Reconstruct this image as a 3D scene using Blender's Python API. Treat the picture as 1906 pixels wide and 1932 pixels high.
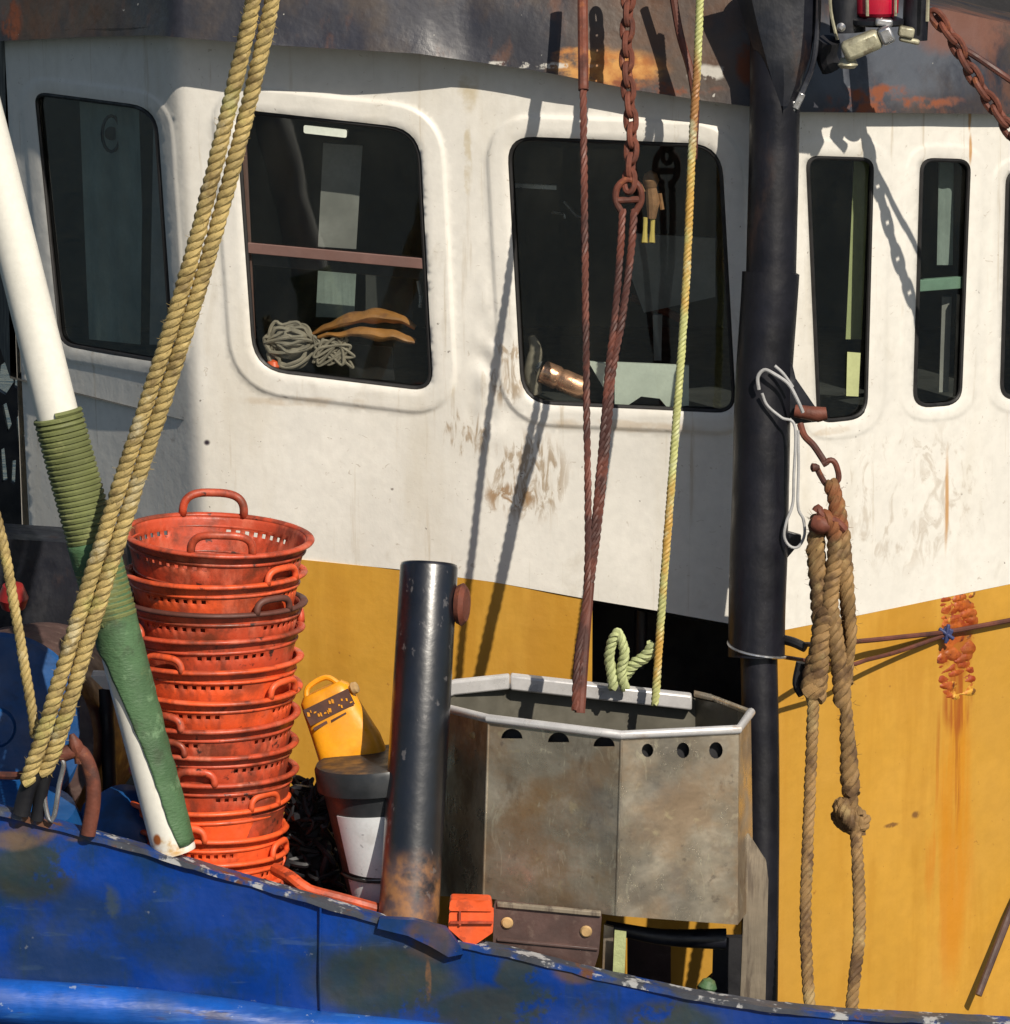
import bpy, bmesh, math, random
import numpy as np
from mathutils import Vector, Matrix, Euler, noise as mnoise
from mathutils.geometry import delaunay_2d_cdt
random.seed(7)
S = bpy.context.scene
for o in list(bpy.data.objects): bpy.data.objects.remove(o)
C = bpy.context.scene.collection
R = math.radians

# ---------------------------------------------------------------- camera, sky, sun, exposure
DIST, HC, PITCH, FPX, CX, CY = 14.0, 4.75, R(10), 9800.0, 953.0, 966.0
cam = bpy.data.cameras.new('camera'); co = bpy.data.objects.new('camera', cam); C.objects.link(co)
co.location = (0, -DIST, HC); co.rotation_euler = (R(90) - PITCH, 0, 0)
cam.sensor_fit = 'HORIZONTAL'; cam.sensor_width = 36; cam.lens = 36 * FPX / 1906
cam.clip_start = 0.5; cam.clip_end = 3000
S.camera = co
SUN_AZ, SUN_EL = R(26), R(40)
W = bpy.data.worlds.new('World'); S.world = W; W.use_nodes = True
nt = W.node_tree; nt.nodes.clear()
sky = nt.nodes.new('ShaderNodeTexSky'); sky.sky_type = 'NISHITA'; sky.sun_disc = False
sky.sun_elevation = SUN_EL; sky.sun_rotation = math.pi - SUN_AZ
bg = nt.nodes.new('ShaderNodeBackground'); bg.inputs[1].default_value = 0.06
ow = nt.nodes.new('ShaderNodeOutputWorld')
nt.links.new(sky.outputs[0], bg.inputs[0]); nt.links.new(bg.outputs[0], ow.inputs[0])
sl = bpy.data.lights.new('sun', 'SUN'); sl.energy = 4.9; sl.angle = R(0.5); sl.color = (1, .915, .785)
so = bpy.data.objects.new('sun', sl); C.objects.link(so)
tosun = Vector((math.sin(SUN_AZ) * math.cos(SUN_EL), -math.cos(SUN_AZ) * math.cos(SUN_EL), math.sin(SUN_EL)))
so.rotation_euler = tosun.to_track_quat('Z', 'Y').to_euler(); so.location = tosun * 30
S.view_settings.view_transform = 'Standard'; S.view_settings.look = 'None'
S.view_settings.gamma = 1; S.view_settings.exposure = 0.08
S.render.resolution_x = 1010; S.render.resolution_y = 1024

# ---------------------------------------------------------------- helpers
px = 1 / 700.0
cp, sp = math.cos(PITCH), math.sin(PITCH)
def P(u, v, Y):
    """world point seen at photo position (u, v) that stands at depth Y"""
    a, b = u - CX, CY - v
    ry = FPX * cp + b * sp; rz = -FPX * sp + b * cp
    t = (Y + DIST) / ry
    return Vector((a * t, Y, HC + rz * t))

class MB:
    def __init__(s): s.v = []; s.f = []
    def add(s, vs, fs):
        n = len(s.v); s.v += [Vector(q) for q in vs]; s.f += [tuple(i + n for i in f) for f in fs]; return s

def frames(path):
    n = len(path); T = []
    for i in range(n):
        a = path[max(i - 1, 0)]; b = path[min(i + 1, n - 1)]
        T.append((b - a).normalized())
    up = Vector((0, -1, 0))
    if abs(T[0].dot(up)) > .9: up = Vector((1, 0, 0))
    N = (up - T[0] * up.dot(T[0])).normalized(); out = []
    for t in T:
        N = (N - t * N.dot(t)).normalized()
        out.append((t, N, t.cross(N)))
    return out

def tube(mb, path, r, seg=12, caps=True, closed=False):
    path = [Vector(p) for p in path]; n = len(path)
    fr = frames(path)
    if closed:
        fr = frames([path[-1]] + path + [path[0]])[1:-1]
    rr = r if isinstance(r, (list, tuple)) else [r] * n
    vs = []; fs = []
    for i in range(n):
        t, N, B = fr[i]
        for k in range(seg):
            a = 2 * math.pi * k / seg
            vs.append(path[i] + (N * math.cos(a) + B * math.sin(a)) * rr[i])
    for i in range(n - (0 if closed else 1)):
        j = (i + 1) % n
        for k in range(seg):
            k2 = (k + 1) % seg
            fs.append((i * seg + k, i * seg + k2, j * seg + k2, j * seg + k))
    if caps and not closed:
        fs.append(tuple(range(seg))[::-1]); fs.append(tuple((n - 1) * seg + k for k in range(seg)))
    mb.add(vs, fs); return mb

def spline(pts, step=.01):
    pts = [Vector(p) for p in pts]
    if len(pts) == 2:
        n = max(2, int((pts[1] - pts[0]).length / step)); return [pts[0].lerp(pts[1], i / n) for i in range(n + 1)]
    out = []
    q = [pts[0] * 2 - pts[1]] + pts + [pts[-1] * 2 - pts[-2]]
    for i in range(1, len(q) - 2):
        a, b, c, d = q[i - 1], q[i], q[i + 1], q[i + 2]
        n = max(2, int((c - b).length / step))
        for k in range(n):
            t = k / n
            out.append(.5 * ((2 * b) + (c - a) * t + (2 * a - 5 * b + 4 * c - d) * t * t + (3 * b - a - 3 * c + d) * t ** 3))
    out.append(pts[-1]); return out

def rope(mb, pts, r, pitch=None, strands=3, seg=8, wob=.0, taper=None):
    pitch = pitch or r * 3.7
    path = spline(pts, pitch / 11); fr = frames(path); n = len(path)
    L = [0]
    for i in range(1, n): L.append(L[-1] + (path[i] - path[i - 1]).length)
    if wob:
        path = [p + mnoise.noise_vector(p * 9) * wob for p in path]
    for s in range(strands):
        q = []; rr = []
        for i in range(n):
            a = 2 * math.pi * (L[i] / pitch + s / strands) + .5 * mnoise.noise(path[i] * 6)
            t, N, B = fr[i]
            k = 1 if not taper else taper(L[i] / L[-1])
            k *= 1 + .11 * mnoise.noise(path[i] * 31 + Vector((s * 9, 0, 0)))
            q.append(path[i] + (N * math.cos(a) + B * math.sin(a)) * r * .5 * k); rr.append(r * .54 * k)
        tube(mb, q, rr, seg)
    return mb

def fuzz(mb, pts, r, count, length=.012):
    path = spline(pts, .01)
    for _ in range(count):
        p = random.choice(path); d = Vector((random.gauss(0, 1), random.gauss(0, 1), random.gauss(0, 1))).normalized()
        a = p + d * r * .9; b = a + d * length * random.uniform(.4, 1) + Vector((0, 0, random.uniform(-.006, .006)))
        tube(mb, [a, (a + b) / 2 + Vector((0, 0, -.001)), b], [.0008, .0006, .0003], 3)

def box(mb, c, s, rot=None):
    c = Vector(c); M = rot.to_matrix() if rot else Matrix.Identity(3)
    vs = [c + M @ Vector((x * s[0] / 2, y * s[1] / 2, z * s[2] / 2)) for x in (-1, 1) for y in (-1, 1) for z in (-1, 1)]
    mb.add(vs, [(0, 1, 3, 2), (4, 6, 7, 5), (0, 4, 5, 1), (2, 3, 7, 6), (0, 2, 6, 4), (1, 5, 7, 3)]); return mb

def lathe(mb, base, axis, prof, seg=40, capb=True, capt=True):
    axis = Vector(axis).normalized(); base = Vector(base)
    N = Vector((1, 0, 0)); N = (N - axis * N.dot(axis)).normalized(); B = axis.cross(N)
    vs = []; fs = []
    for (r, h) in prof:
        for k in range(seg):
            a = 2 * math.pi * k / seg
            vs.append(base + axis * h + (N * math.cos(a) + B * math.sin(a)) * r)
    for i in range(len(prof) - 1):
        for k in range(seg):
            k2 = (k + 1) % seg; fs.append((i * seg + k, i * seg + k2, (i + 1) * seg + k2, (i + 1) * seg + k))
    if capb: fs.append(tuple(range(seg))[::-1])
    if capt: fs.append(tuple((len(prof) - 1) * seg + k for k in range(seg)))
    mb.add(vs, fs); return mb

def inpoly(pts, poly):
    x, y = pts[:, 0], pts[:, 1]; c = np.zeros(len(pts), bool); n = len(poly)
    for i in range(n):
        x1, y1 = poly[i]; x2, y2 = poly[i - 1]
        if y1 == y2: continue
        m = (y1 > y) != (y2 > y)
        c ^= m & (x < (x2 - x1) * (y - y1) / (y2 - y1) + x1)
    return c

def segdist(pts, poly):
    d = np.full(len(pts), 1e9); n = len(poly); poly = np.array(poly)
    for i in range(n):
        a, b = poly[i - 1], poly[i]; ab = b - a; L = (ab ** 2).sum()
        if L < 1e-9: continue
        t = np.clip(((pts - a) @ ab) / L, 0, 1)
        d = np.minimum(d, np.hypot(*(pts - (a + t[:, None] * ab)).T))
    return d

def sheet(mb, outline, holes, mapf, step=10, thick=.01, loops=(), lines=()):
    """plate cut to an outline with real openings; mapf gives each vertex its place in the world"""
    vs = []; es = []
    for lp in [outline] + list(holes) + list(loops):
        n0 = len(vs); dd = []
        m = len(lp)
        for i in range(m):
            a = lp[i]; b = lp[(i + 1) % m]; L = math.hypot(b[0] - a[0], b[1] - a[1]); k = max(1, int(L / (step * 1.2)))
            for j in range(k): dd.append((a[0] + (b[0] - a[0]) * j / k, a[1] + (b[1] - a[1]) * j / k))
        vs += dd; es += [(n0 + i, n0 + (i + 1) % len(dd)) for i in range(len(dd))]
    for a, b in lines:
        L = math.hypot(b[0] - a[0], b[1] - a[1]); k = max(1, int(L / step)); n0 = len(vs)
        vs += [(a[0] + (b[0] - a[0]) * j / k, a[1] + (b[1] - a[1]) * j / k) for j in range(k + 1)]; es += [(n0 + j, n0 + j + 1) for j in range(k)]
    bnd = np.array(vs)
    xs = [p[0] for p in outline]; ys = [p[1] for p in outline]
    g = []
    y = min(ys) + step * .5; row = 0
    while y < max(ys):
        x = min(xs) + step * (.5 if row % 2 else .2)
        while x < max(xs): g.append((x, y)); x += step
        y += step * .87; row += 1
    if g:
        g = np.array(g); keep = inpoly(g, outline)
        for h in holes: keep &= ~inpoly(g, h)
        g = g[keep]
        keep = np.ones(len(g), bool)
        for i in range(0, len(g), 500):
            d = np.hypot(g[i:i + 500, None, 0] - bnd[None, :, 0], g[i:i + 500, None, 1] - bnd[None, :, 1]).min(1)
            keep[i:i + 500] = d > step * .55
        g = g[keep]; vs += [tuple(q) for q in g]
    r = delaunay_2d_cdt([Vector(q) for q in vs], es, [], 0, 1e-4)
    V = np.array([tuple(q) for q in r[0]]); F = [f for f in r[2]]
    cen = np.array([V[list(f)].mean(0) for f in F])
    keep = inpoly(cen, outline)
    for h in holes: keep &= ~inpoly(cen, h)
    F = [tuple(f) for f, k in zip(F, keep) if k]
    W3 = mapf(V)
    n = len(V); cnt = {}
    for f in F:
        for i in range(len(f)):
            e = (f[i], f[(i + 1) % len(f)]); cnt[e] = 1
    # face the camera
    F = [f[::-1] for f in F]
    vsw = [Vector(q) for q in W3]; fs = list(F)
    if thick:
        vsw += [q + Vector((0, thick, 0)) for q in vsw]; fs += [tuple(i + n for i in f[::-1]) for f in F]
        for (a, b) in cnt:
            if (b, a) not in cnt: fs.append((a, b, b + n, a + n))
    mb.add(vsw, fs); return mb

def mapY(Yf):
    def f(V):
        return [P(q[0], q[1], Yf(q[0], q[1]) if callable(Yf) else Yf) for q in V]
    return f

def rr(corners, r, grow=0, seg=7):
    """rounded outline through the corners"""
    out = []; n = len(corners)
    cs = [Vector((c[0], c[1])) for c in corners]
    cen = sum(cs, Vector((0, 0))) / n
    if grow:
        new = []
        for i in range(n):
            a, b, c = cs[i - 1], cs[i], cs[(i + 1) % n]
            d1 = (b - a).normalized(); d2 = (c - b).normalized()
            n1 = Vector((d1.y, -d1.x)); n2 = Vector((d2.y, -d2.x))
            if n1.dot(b - cen) < 0: n1 = -n1
            if n2.dot(b - cen) < 0: n2 = -n2
            k = (n1 + n2); new.append(b + k * grow / (1 + n1.dot(n2)))
        cs = new
    for i in range(n):
        a, b, c = cs[i - 1], cs[i], cs[(i + 1) % n]
        ri = r[i] if isinstance(r, (list, tuple)) else r
        ri += max(grow, -ri + 1)
        p0 = b + (a - b).normalized() * ri; p1 = b + (c - b).normalized() * ri
        for k in range(seg + 1):
            t = k / seg; q = p0 * (1 - t) ** 2 + b * 2 * t * (1 - t) + p1 * t * t
            # pull towards a true arc
            out.append((q.x, q.y))
    return out

def link(name, me, parent=None, loc=None):
    o = bpy.data.objects.new(name, me); C.objects.link(o)
    if parent: o.parent = parent
    return o
def wl(o):
    l = Vector(o.location)
    while o.parent: o = o.parent; l += Vector(o.location)
    return l
def obj(name, mb, mat, parent=None, smooth=True, bevel=0, angle=35):
    off = wl(parent) if parent else None
    if off is None:
        xs = [q.x for q in mb.v]; ys = [q.y for q in mb.v]; zs = [q.z for q in mb.v]
        off = Vector(((min(xs) + max(xs)) / 2, (min(ys) + max(ys)) / 2, min(zs)))
    me = bpy.data.meshes.new(name); me.from_pydata([q - off for q in mb.v], [], mb.f); me.update()
    me.materials.append(mat)
    if smooth:
        me.polygons.foreach_set('use_smooth', [True] * len(me.polygons)); me.set_sharp_from_angle(angle=R(angle))
    o = link(name, me, parent)
    if parent is None: o.location = off
    if bevel:
        b = o.modifiers.new('bevel', 'BEVEL'); b.width = bevel; b.segments = 2; b.limit_method = 'ANGLE'; b.angle_limit = R(40)
    return o
def thing(name, label, cat, loc, group=None):
    o = bpy.data.objects.new(name, None); C.objects.link(o); o.location = loc; o.empty_display_size = .05
    return tag(o, label, cat, group)
def tag(o, label, cat, group=None):
    o['label'] = label; o['category'] = cat
    if group: o['group'] = group
    return o

# ---------------------------------------------------------------- materials
class NT:
    def __init__(s, name):
        s.m = bpy.data.materials.new(name); s.m.use_nodes = True; s.t = s.m.node_tree; s.t.nodes.clear()
        s.out = s.n('ShaderNodeOutputMaterial')
    def n(s, k, **kw):
        q = s.t.nodes.new(k)
        for a, b in kw.items(): setattr(q, a, b)
        return q
    def l(s, a, b): s.t.links.new(a, b)
    def math(s, op, a, b=None, c=None):
        q = s.n('ShaderNodeMath', operation=op)
        for i, x in enumerate((a, b, c)):
            if x is None: continue
            if isinstance(x, (int, float)): q.inputs[i].default_value = x
            else: s.l(x, q.inputs[i])
        return q.outputs[0]
    def vm(s, op, a, b=None):
        q = s.n('ShaderNodeVectorMath', operation=op)
        for i, x in enumerate((a, b)):
            if x is None: continue
            if isinstance(x, (tuple, list, Vector)): q.inputs[i].default_value = tuple(x)
            else: s.l(x, q.inputs[i])
        return q.outputs['Value'] if op in ('LENGTH', 'DOT_PRODUCT') else q.outputs[0]
    def mr(s, x, a, b, c=0, d=1, smooth=True):
        q = s.n('ShaderNodeMapRange'); q.interpolation_type = 'SMOOTHSTEP' if smooth else 'LINEAR'
        s.l(x, q.inputs[0])
        for i, k in enumerate((a, b, c, d)): q.inputs[i + 1].default_value = k
        return q.outputs[0]
    def noise(s, vec, scale, detail=6, rough=.55, stretch=None, dist=0, off=None):
        if stretch: vec = s.vm('MULTIPLY', vec, stretch)
        if off: vec = s.vm('ADD', vec, off)
        q = s.n('ShaderNodeTexNoise'); s.l(vec, q.inputs['Vector'])
        q.inputs['Scale'].default_value = scale; q.inputs['Detail'].default_value = detail
        q.inputs['Roughness'].default_value = rough; q.inputs['Distortion'].default_value = dist
        return q
    def mix(s, f, a, b):
        q = s.n('ShaderNodeMix', data_type='RGBA')
        if isinstance(f, (int, float)): q.inputs[0].default_value = f
        else: s.l(f, q.inputs[0])
        for i, x in ((6, a), (7, b)):
            if isinstance(x, (tuple, list)): q.inputs[i].default_value = tuple(x)[:3] + (1,)
            else: s.l(x, q.inputs[i])
        return q.outputs[2]

def mat(name, base, rough=.5, metal=0, var=.18, vscale=3, bump=.0, bscale=25, layers=(), coord='W', spec=.5, coat=0,
        waves=None, rvar=.15, objrand=0, bumps=()):
    """layers: dict(c=colour, n=(scale, lo, hi), st=stretch, e=[(centre, radii)], k=strength, r=roughness)"""
    t = NT(name)
    pos = t.n('ShaderNodeNewGeometry').outputs['Position'] if coord == 'W' else t.n('ShaderNodeTexCoord').outputs['Object']
    oi = t.n('ShaderNodeObjectInfo').outputs['Random'] if coord == 'O' else None
    if oi is not None:
        off = t.n('ShaderNodeCombineXYZ'); t.l(t.math('MULTIPLY', oi, 37.0), off.inputs[0]); t.l(t.math('MULTIPLY', oi, 91.0), off.inputs[1])
        pos = t.vm('ADD', pos, off.outputs[0])
    nv = t.noise(pos, vscale, 5)
    dark = tuple(c * (1 - var) for c in base); lite = tuple(min(1, c * (1 + var)) for c in base)
    col = t.mix(t.mr(nv.outputs[0], .3, .7), dark, lite)
    nf = t.noise(pos, vscale * 14, 3)
    col = t.mix(t.mr(nf.outputs[0], .3, .75, 0, .35), col, tuple(c * .8 for c in base))
    rg = t.mr(t.noise(pos, vscale * 2.3, 4, off=(3, 8, 1)).outputs[0], .3, .7, max(.03, rough - rvar), min(1, rough + rvar))
    met = metal
    for i, L in enumerate(layers):
        sc, lo, hi = L.get('n', (6, .5, .6))
        nn = t.noise(pos, sc, L.get('d', 8), L.get('ro', .62), L.get('st'), L.get('dist', 0), (i * 3.7, i * 1.3, i * 5.1))
        if 'e' in L:
            m = None
            wob = t.vm('SCALE', t.vm('SUBTRACT', nn.outputs[1], (.5, .5, .5)), None); wob.node.inputs['Scale'].default_value = L.get('w', .06)
            pp = t.vm('ADD', pos, wob)
            for (cc, rad) in L['e']:
                d = t.vm('LENGTH', t.vm('DIVIDE', t.vm('SUBTRACT', pp, cc), rad))
                k = t.mr(d, L.get('ei', .55), 1.0, 1, 0)
                m = k if m is None else t.math('MAXIMUM', m, k)
            if 'n' in L: m = t.math('MULTIPLY', m, t.mr(nn.outputs[0], lo, hi))
        else: m = t.mr(nn.outputs[0], lo, hi)
        m = t.math('MULTIPLY', m, L.get('k', 1.0))
        c = L['c']
        if 'c2' in L: c = t.mix(t.mr(t.noise(pos, sc * 2.5, 4, off=(9, i, 2)).outputs[0], .35, .65), L['c'], L['c2'])
        col = t.mix(m, col, c)
        if 'r' in L:
            q = t.n('ShaderNodeMix', data_type='FLOAT'); t.l(m, q.inputs[0]); t.l(rg, q.inputs[2]); q.inputs[3].default_value = L['r']; rg = q.outputs[0]
    b = t.n('ShaderNodeBsdfPrincipled'); t.l(col, b.inputs['Base Color']); t.l(rg, b.inputs['Roughness'])
    b.inputs['Metallic'].default_value = met; b.inputs['Specular IOR Level'].default_value = spec
    b.inputs['Coat Weight'].default_value = coat; b.inputs['Coat Roughness'].default_value = .3
    nrm = None
    def addb(h, st, dist):
        nonlocal nrm
        q = t.n('ShaderNodeBump'); q.inputs['Strength'].default_value = st; q.inputs['Distance'].default_value = dist
        t.l(h, q.inputs['Height'])
        if nrm is not None: t.l(nrm, q.inputs['Normal'])
        nrm = q.outputs[0]
    if bump: addb(t.noise(pos, bscale, 5).outputs[0], .8, bump)
    for (sc, st, dd) in bumps: addb(t.noise(pos, sc, 4, .55, st).outputs[0], .8, dd)
    if waves:
        q = t.n('ShaderNodeTexWave'); q.wave_type = 'BANDS'; q.bands_direction = waves[0]; q.inputs['Scale'].default_value = waves[1]
        t.l(pos, q.inputs['Vector']); q.inputs['Distortion'].default_value = 1; addb(q.outputs[1], .6, waves[2])
    if nrm is not None: t.l(nrm, b.inputs['Normal'])
    t.l(b.outputs[0], t.out.inputs[0])
    return t.m

RUST = (.20, .055, .018); RUSTD = (.07, .022, .012); RUSTO = (.42, .13, .02)
def E(u, v, Y, ru, rv, rd=.3): return (tuple(P(u, v, Y)), (ru * px * 1.08, rd, rv * px * 1.05))

def YWraw(u, v):
    cs = [(8 + (v - 75) * .05, 2.40), (335 + (v - 190) * .056, 1.51), (878 + (v - 130) * .045, 1.33), (1482 - (v - 210) * .016, 1.17), (2250, 2.2)]
    for i in range(len(cs) - 1):
        if u < cs[i + 1][0] or i == len(cs) - 2:
            a, b = cs[i], cs[i + 1]; return a[1] + (b[1] - a[1]) * (u - a[0]) / (b[0] - a[0])
def YW(u, v, w=14):
    return sum(YWraw(u + w * k / 3, v) for k in range(-3, 4)) / 7

WHITE = (.70, .675, .62)
m_white = mat('white_paint', WHITE, .5, var=.05, vscale=2.2, rvar=.1, bumps=((3.2, None, .006), (11, (1, 1, .5), .0015), (90, None, .0005)), layers=[
    dict(c=(.40, .35, .27), n=(7, .60, .74), st=(1, 1, .55), k=.30, dist=.6),
    dict(c=(.50, .44, .33), n=(2.0, .5, .72), st=(1.6, 1.6, .35), k=.4),
    dict(c=(.40, .32, .21), n=(9, .60, .72), st=(3.2, 3.2, .16), k=.5),
    dict(c=(.30, .24, .17), n=(30, .64, .70), st=(1, 1, 1.4), dist=1.5, k=.45),
    dict(c=(.10, .075, .06), n=(38, .725, .75), k=.7, d=3),
    dict(c=(.28, .19, .10), n=(20, .46, .60), st=(1.4, 1, .42), dist=1.2, e=[E(1000, 900, 1.3, 95, 110), E(960, 700, 1.3, 45, 90), E(880, 820, 1.3, 60, 60)], k=.75, w=.05),
    dict(c=(.28, .17, .08), n=(24, .48, .58), st=(1, 1, .6), dist=1.0, e=[E(965, 940, 1.3, 62, 38)], k=.9, w=.05),
    dict(c=(.30, .22, .14), n=(14, .50, .66), st=(1.2, 1.2, .6), dist=1.5, e=[E(1740, 950, 1.4, 230, 190, .6)], k=.38),
    dict(c=(.34, .30, .27), n=(12, .52, .7), dist=1.5, e=[E(315, 760, 1.7, 70, 150)], k=.6),
    dict(c=(.45, .22, .05), e=[E(1795, 960, 1.43, 7, 150), E(1839, 290, 1.5, 5, 45), E(1838, 230, 1.5, 5, 40)], w=.01, k=.85),
    dict(c=(.45, .36, .2), n=(9, .42, .6), e=[E(885, 165, 1.33, 24, 60), E(884, 300, 1.33, 10, 90)], k=.6),
    dict(c=(.03, .02, .03), e=[E(396, 820, 1.66, 9, 9)], w=.012),
    dict(c=(.45, .33, .2), n=(8, .4, .6), e=[E(640, 752, 1.5, 240, 14), E(1170, 800, 1.28, 200, 16), E(1580, 825, 1.2, 60, 10)], k=.45, w=.03),
])
YEL = (.525, .278, .038)
m_yellow = mat('yellow_ochre_paint', YEL, .45, var=.07, vscale=1.6, rvar=.1, bumps=((3.5, None, .010), (80, None, .0006)), layers=[
    dict(c=(.42, .20, .02), n=(3, .46, .66), st=(2.2, 2.2, .3), k=.6),
    dict(c=(.50, .17, .01), n=(5, .5, .64), st=(2.5, 2.5, .25), e=[E(1800, 1600, 1.45, 85, 420, .5)], k=.55, w=.05),
    dict(c=(.52, .21, .012), n=(7, .3, .6), st=(2.5, 2.5, .2), e=[E(1806, 1560, 1.57, 42, 420)], k=.9, w=.03),
    dict(c=(.35, .12, .012), n=(9, .5, .62), st=(3, 3, .12), e=[E(1800, 1420, 1.57, 40, 220)], k=.95, w=.03),
    dict(c=(.33, .09, .012), n=(9, .34, .5), e=[E(1806, 1215, 1.57, 44, 112, .6)], k=.85, w=.02),
    dict(c=(.30, .07, .01), n=(8, .40, .56), st=(3, 3, .2), e=[E(1812, 1330, 1.57, 40, 90)], k=.9, w=.03),
    dict(c=(.12, .05, .02), n=(60, .35, .5), e=[E(1688, 1573, 1.35, 20, 7), E(1735, 1557, 1.38, 13, 11)], w=.012, k=.8),
    dict(c=(.25, .10, .02), n=(45, .70, .74), k=.6, d=3),
])
NAVY = (.018, .019, .028)
m_visor = mat('weathered_navy_paint', NAVY, .5, var=.4, vscale=2.4, bumps=((4, None, .012), (50, None, .0015)), rvar=.12, layers=[
    dict(c=(.062, .045, .034), n=(3.2, .44, .62), st=(1, 1, .7), k=.8),
    dict(c=(.13, .055, .028), n=(6, .56, .68), st=(1.2, 1.2, .5), k=.6),
    dict(c=(.10, .048, .022), c2=(.075, .05, .035), n=(5, .25, .5), e=[E(80, 0, 2.0, 230, 130, .8), E(1260, 30, 1.2, 230, 190, .4)], k=.75, w=.15),
    dict(c=(.085, .095, .115), n=(4, .35, .6), e=[E(1700, 110, 1.3, 330, 130, .9)], k=.9, w=.1),
    dict(c=(.17, .075, .05), n=(6, .35, .55), e=[E(1860, 60, 1.5, 160, 70, .6)], k=.8, w=.1),
    dict(c=(.50, .25, .07), c2=(.33, .12, .03), n=(9, .35, .5), st=(1, 1, 1.6), e=[E(1150, 128, 1.2, 130, 46, .3), E(1090, 105, 1.2, 60, 20, .3)], w=.06, r=.8),
    dict(c=(.19, .055, .022), n=(14, .42, .58), e=[E(1220, 165, 1.2, 170, 16, .3), E(1700, 205, 1.3, 190, 16, .6), E(1640, 180, 1.3, 110, 20, .5), E(1425, 120, 1.1, 40, 60, .3), E(20, 40, 2.2, 30, 60, .5)], w=.05, r=.85),
    dict(c=(.55, .53, .48), n=(16, .5, .56), e=[E(960, 124, 1.2, 190, 9, .3), E(1335, 135, 1.2, 50, 18, .3), E(560, 92, 1.5, 300, 5, .3)], w=.02, k=.8),
    dict(c=(.55, .53, .48), n=(30, .74, .77), k=.7, d=2),
])
m_blue = mat('blue_hull_paint', (.002, .036, .235), .34, var=.28, vscale=1.8, bumps=((3.5, None, .016), (40, None, .0012)), layers=[
    dict(c=(.005, .026, .075), c2=(.01, .035, .06), n=(2.2, .47, .60), st=(1, 1, .8), ro=.72, k=.7),
    dict(c=(.012, .035, .06), n=(6, .54, .66), st=(2.5, 2.5, .2), k=.5),
    dict(c=(.03, .07, .20), n=(12, .62, .67), st=(.3, 1, 2.2), k=.6),
    dict(c=(.012, .028, .026), c2=(.022, .028, .016), n=(5, .42, .50), ro=.72, e=[E(730, 1850, 0, 180, 90), E(960, 1905, 0, 200, 60), E(1270, 1930, 0, 120, 55), E(60, 1650, 0, 100, 80), E(980, 1840, 0, 45, 60)], k=.9, w=.08, r=.6),
    dict(c=(.016, .032, .030), n=(4, .4, .55), e=[E(150, 1780, 0, 260, 130), E(450, 1800, 0, 240, 60)], k=.55, w=.1),
    dict(c=(.045, .038, .042), c2=(.09, .05, .03), n=(8, .35, .5), e=[E(810, 1770, 0, 60, 55), E(1090, 1830, 0, 55, 30), E(50, 1575, 0, 60, 30)], k=.85, w=.04, r=.7),
    dict(c=(.05, .07, .05), n=(9, .46, .56), e=[E(200, 1710, 0, 34, 50)], k=.6, w=.08),
    dict(c=(.16, .075, .03), n=(14, .35, .55), e=[E(808, 1850, 0, 7, 44)], w=.02, k=.8),
    dict(c=(.13, .085, .05), n=(7, .4, .55), e=[E(20, 1590, 0, 60, 22), E(170, 1580, 0, 160, 14)], w=.03, k=.7),
    dict(c=(.20, .22, .24), n=(26, .69, .72), k=.4, d=6),
])
m_bluerail = mat('blue_rail_paint', (.005, .070, .34), .42, var=.35, vscale=4, bumps=((5, (.5, 1, 1), .012), (18, (.3, 1, 2), .004)), layers=[
    dict(c=(.03, .13, .40), n=(14, .56, .64), st=(.25, 1, 2.5), k=.6), dict(c=(.05, .035, .03), n=(9, .60, .66), st=(.3, 1, 1.6), k=.7),
    dict(c=(.01, .045, .16), n=(4, .5, .66), k=.7), dict(c=(.35, .42, .5), n=(15, .66, .7), k=.6),
    dict(c=(.08, .05, .04), n=(6, .62, .7), k=.5)])
m_cap = mat('chipped_cap_edge', (.05, .055, .07), .5, var=.3, vscale=6, bump=.003, layers=[
    dict(c=(.004, .04, .2), n=(5, .45, .55)), dict(c=(.42, .42, .42), n=(14, .54, .60), st=(1, 1, 1), k=.9), dict(c=(.12, .05, .025), n=(7, .58, .64))])
m_black = mat('black_gloss_paint', (.008, .009, .014), .42, var=.4, vscale=6, bumps=((7, None, .006), (35, (1, 1, .4), .0025)), rvar=.12, layers=[
    dict(c=(.05, .05, .055), n=(7, .56, .72), st=(1, 1, .4), k=.5, r=.5), dict(c=(.055, .025, .014), n=(5, .60, .72), st=(1, 1, .5), k=.6, r=.7)])
m_mast = mat('worn_black_mast_paint', (.008, .008, .012), .42, var=.4, vscale=5, bumps=((6, None, .006), (30, (1, 1, .5), .002)), rvar=.12, spec=.3, layers=[
    dict(c=(.05, .05, .055), n=(5, .55, .78), st=(1.4, 1.4, .3), k=.5, r=.5), dict(c=(.05, .028, .02), n=(4, .6, .75), st=(1, 1, .5), k=.6, r=.7)])
m_post = mat('glossy_black_post_paint', (.004, .005, .009), .33, var=.4, vscale=8, bumps=((9, None, .003), (22, (1, 1, 1.1), .0024)), rvar=.05, spec=.5, coat=1.0, layers=[
    dict(c=(.30, .13, .04), c2=(.09, .05, .045), n=(9, .35, .55), e=[E(770, 1690, .12, 95, 110)], w=.06, k=.9, r=.75),
    dict(c=(.07, .06, .065), n=(12, .4, .6), e=[E(810, 1070, .12, 70, 26)], w=.03, r=.6),
    dict(c=(.14, .13, .13), n=(24, .62, .66), st=(1, 1, .6), k=.5)])
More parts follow.
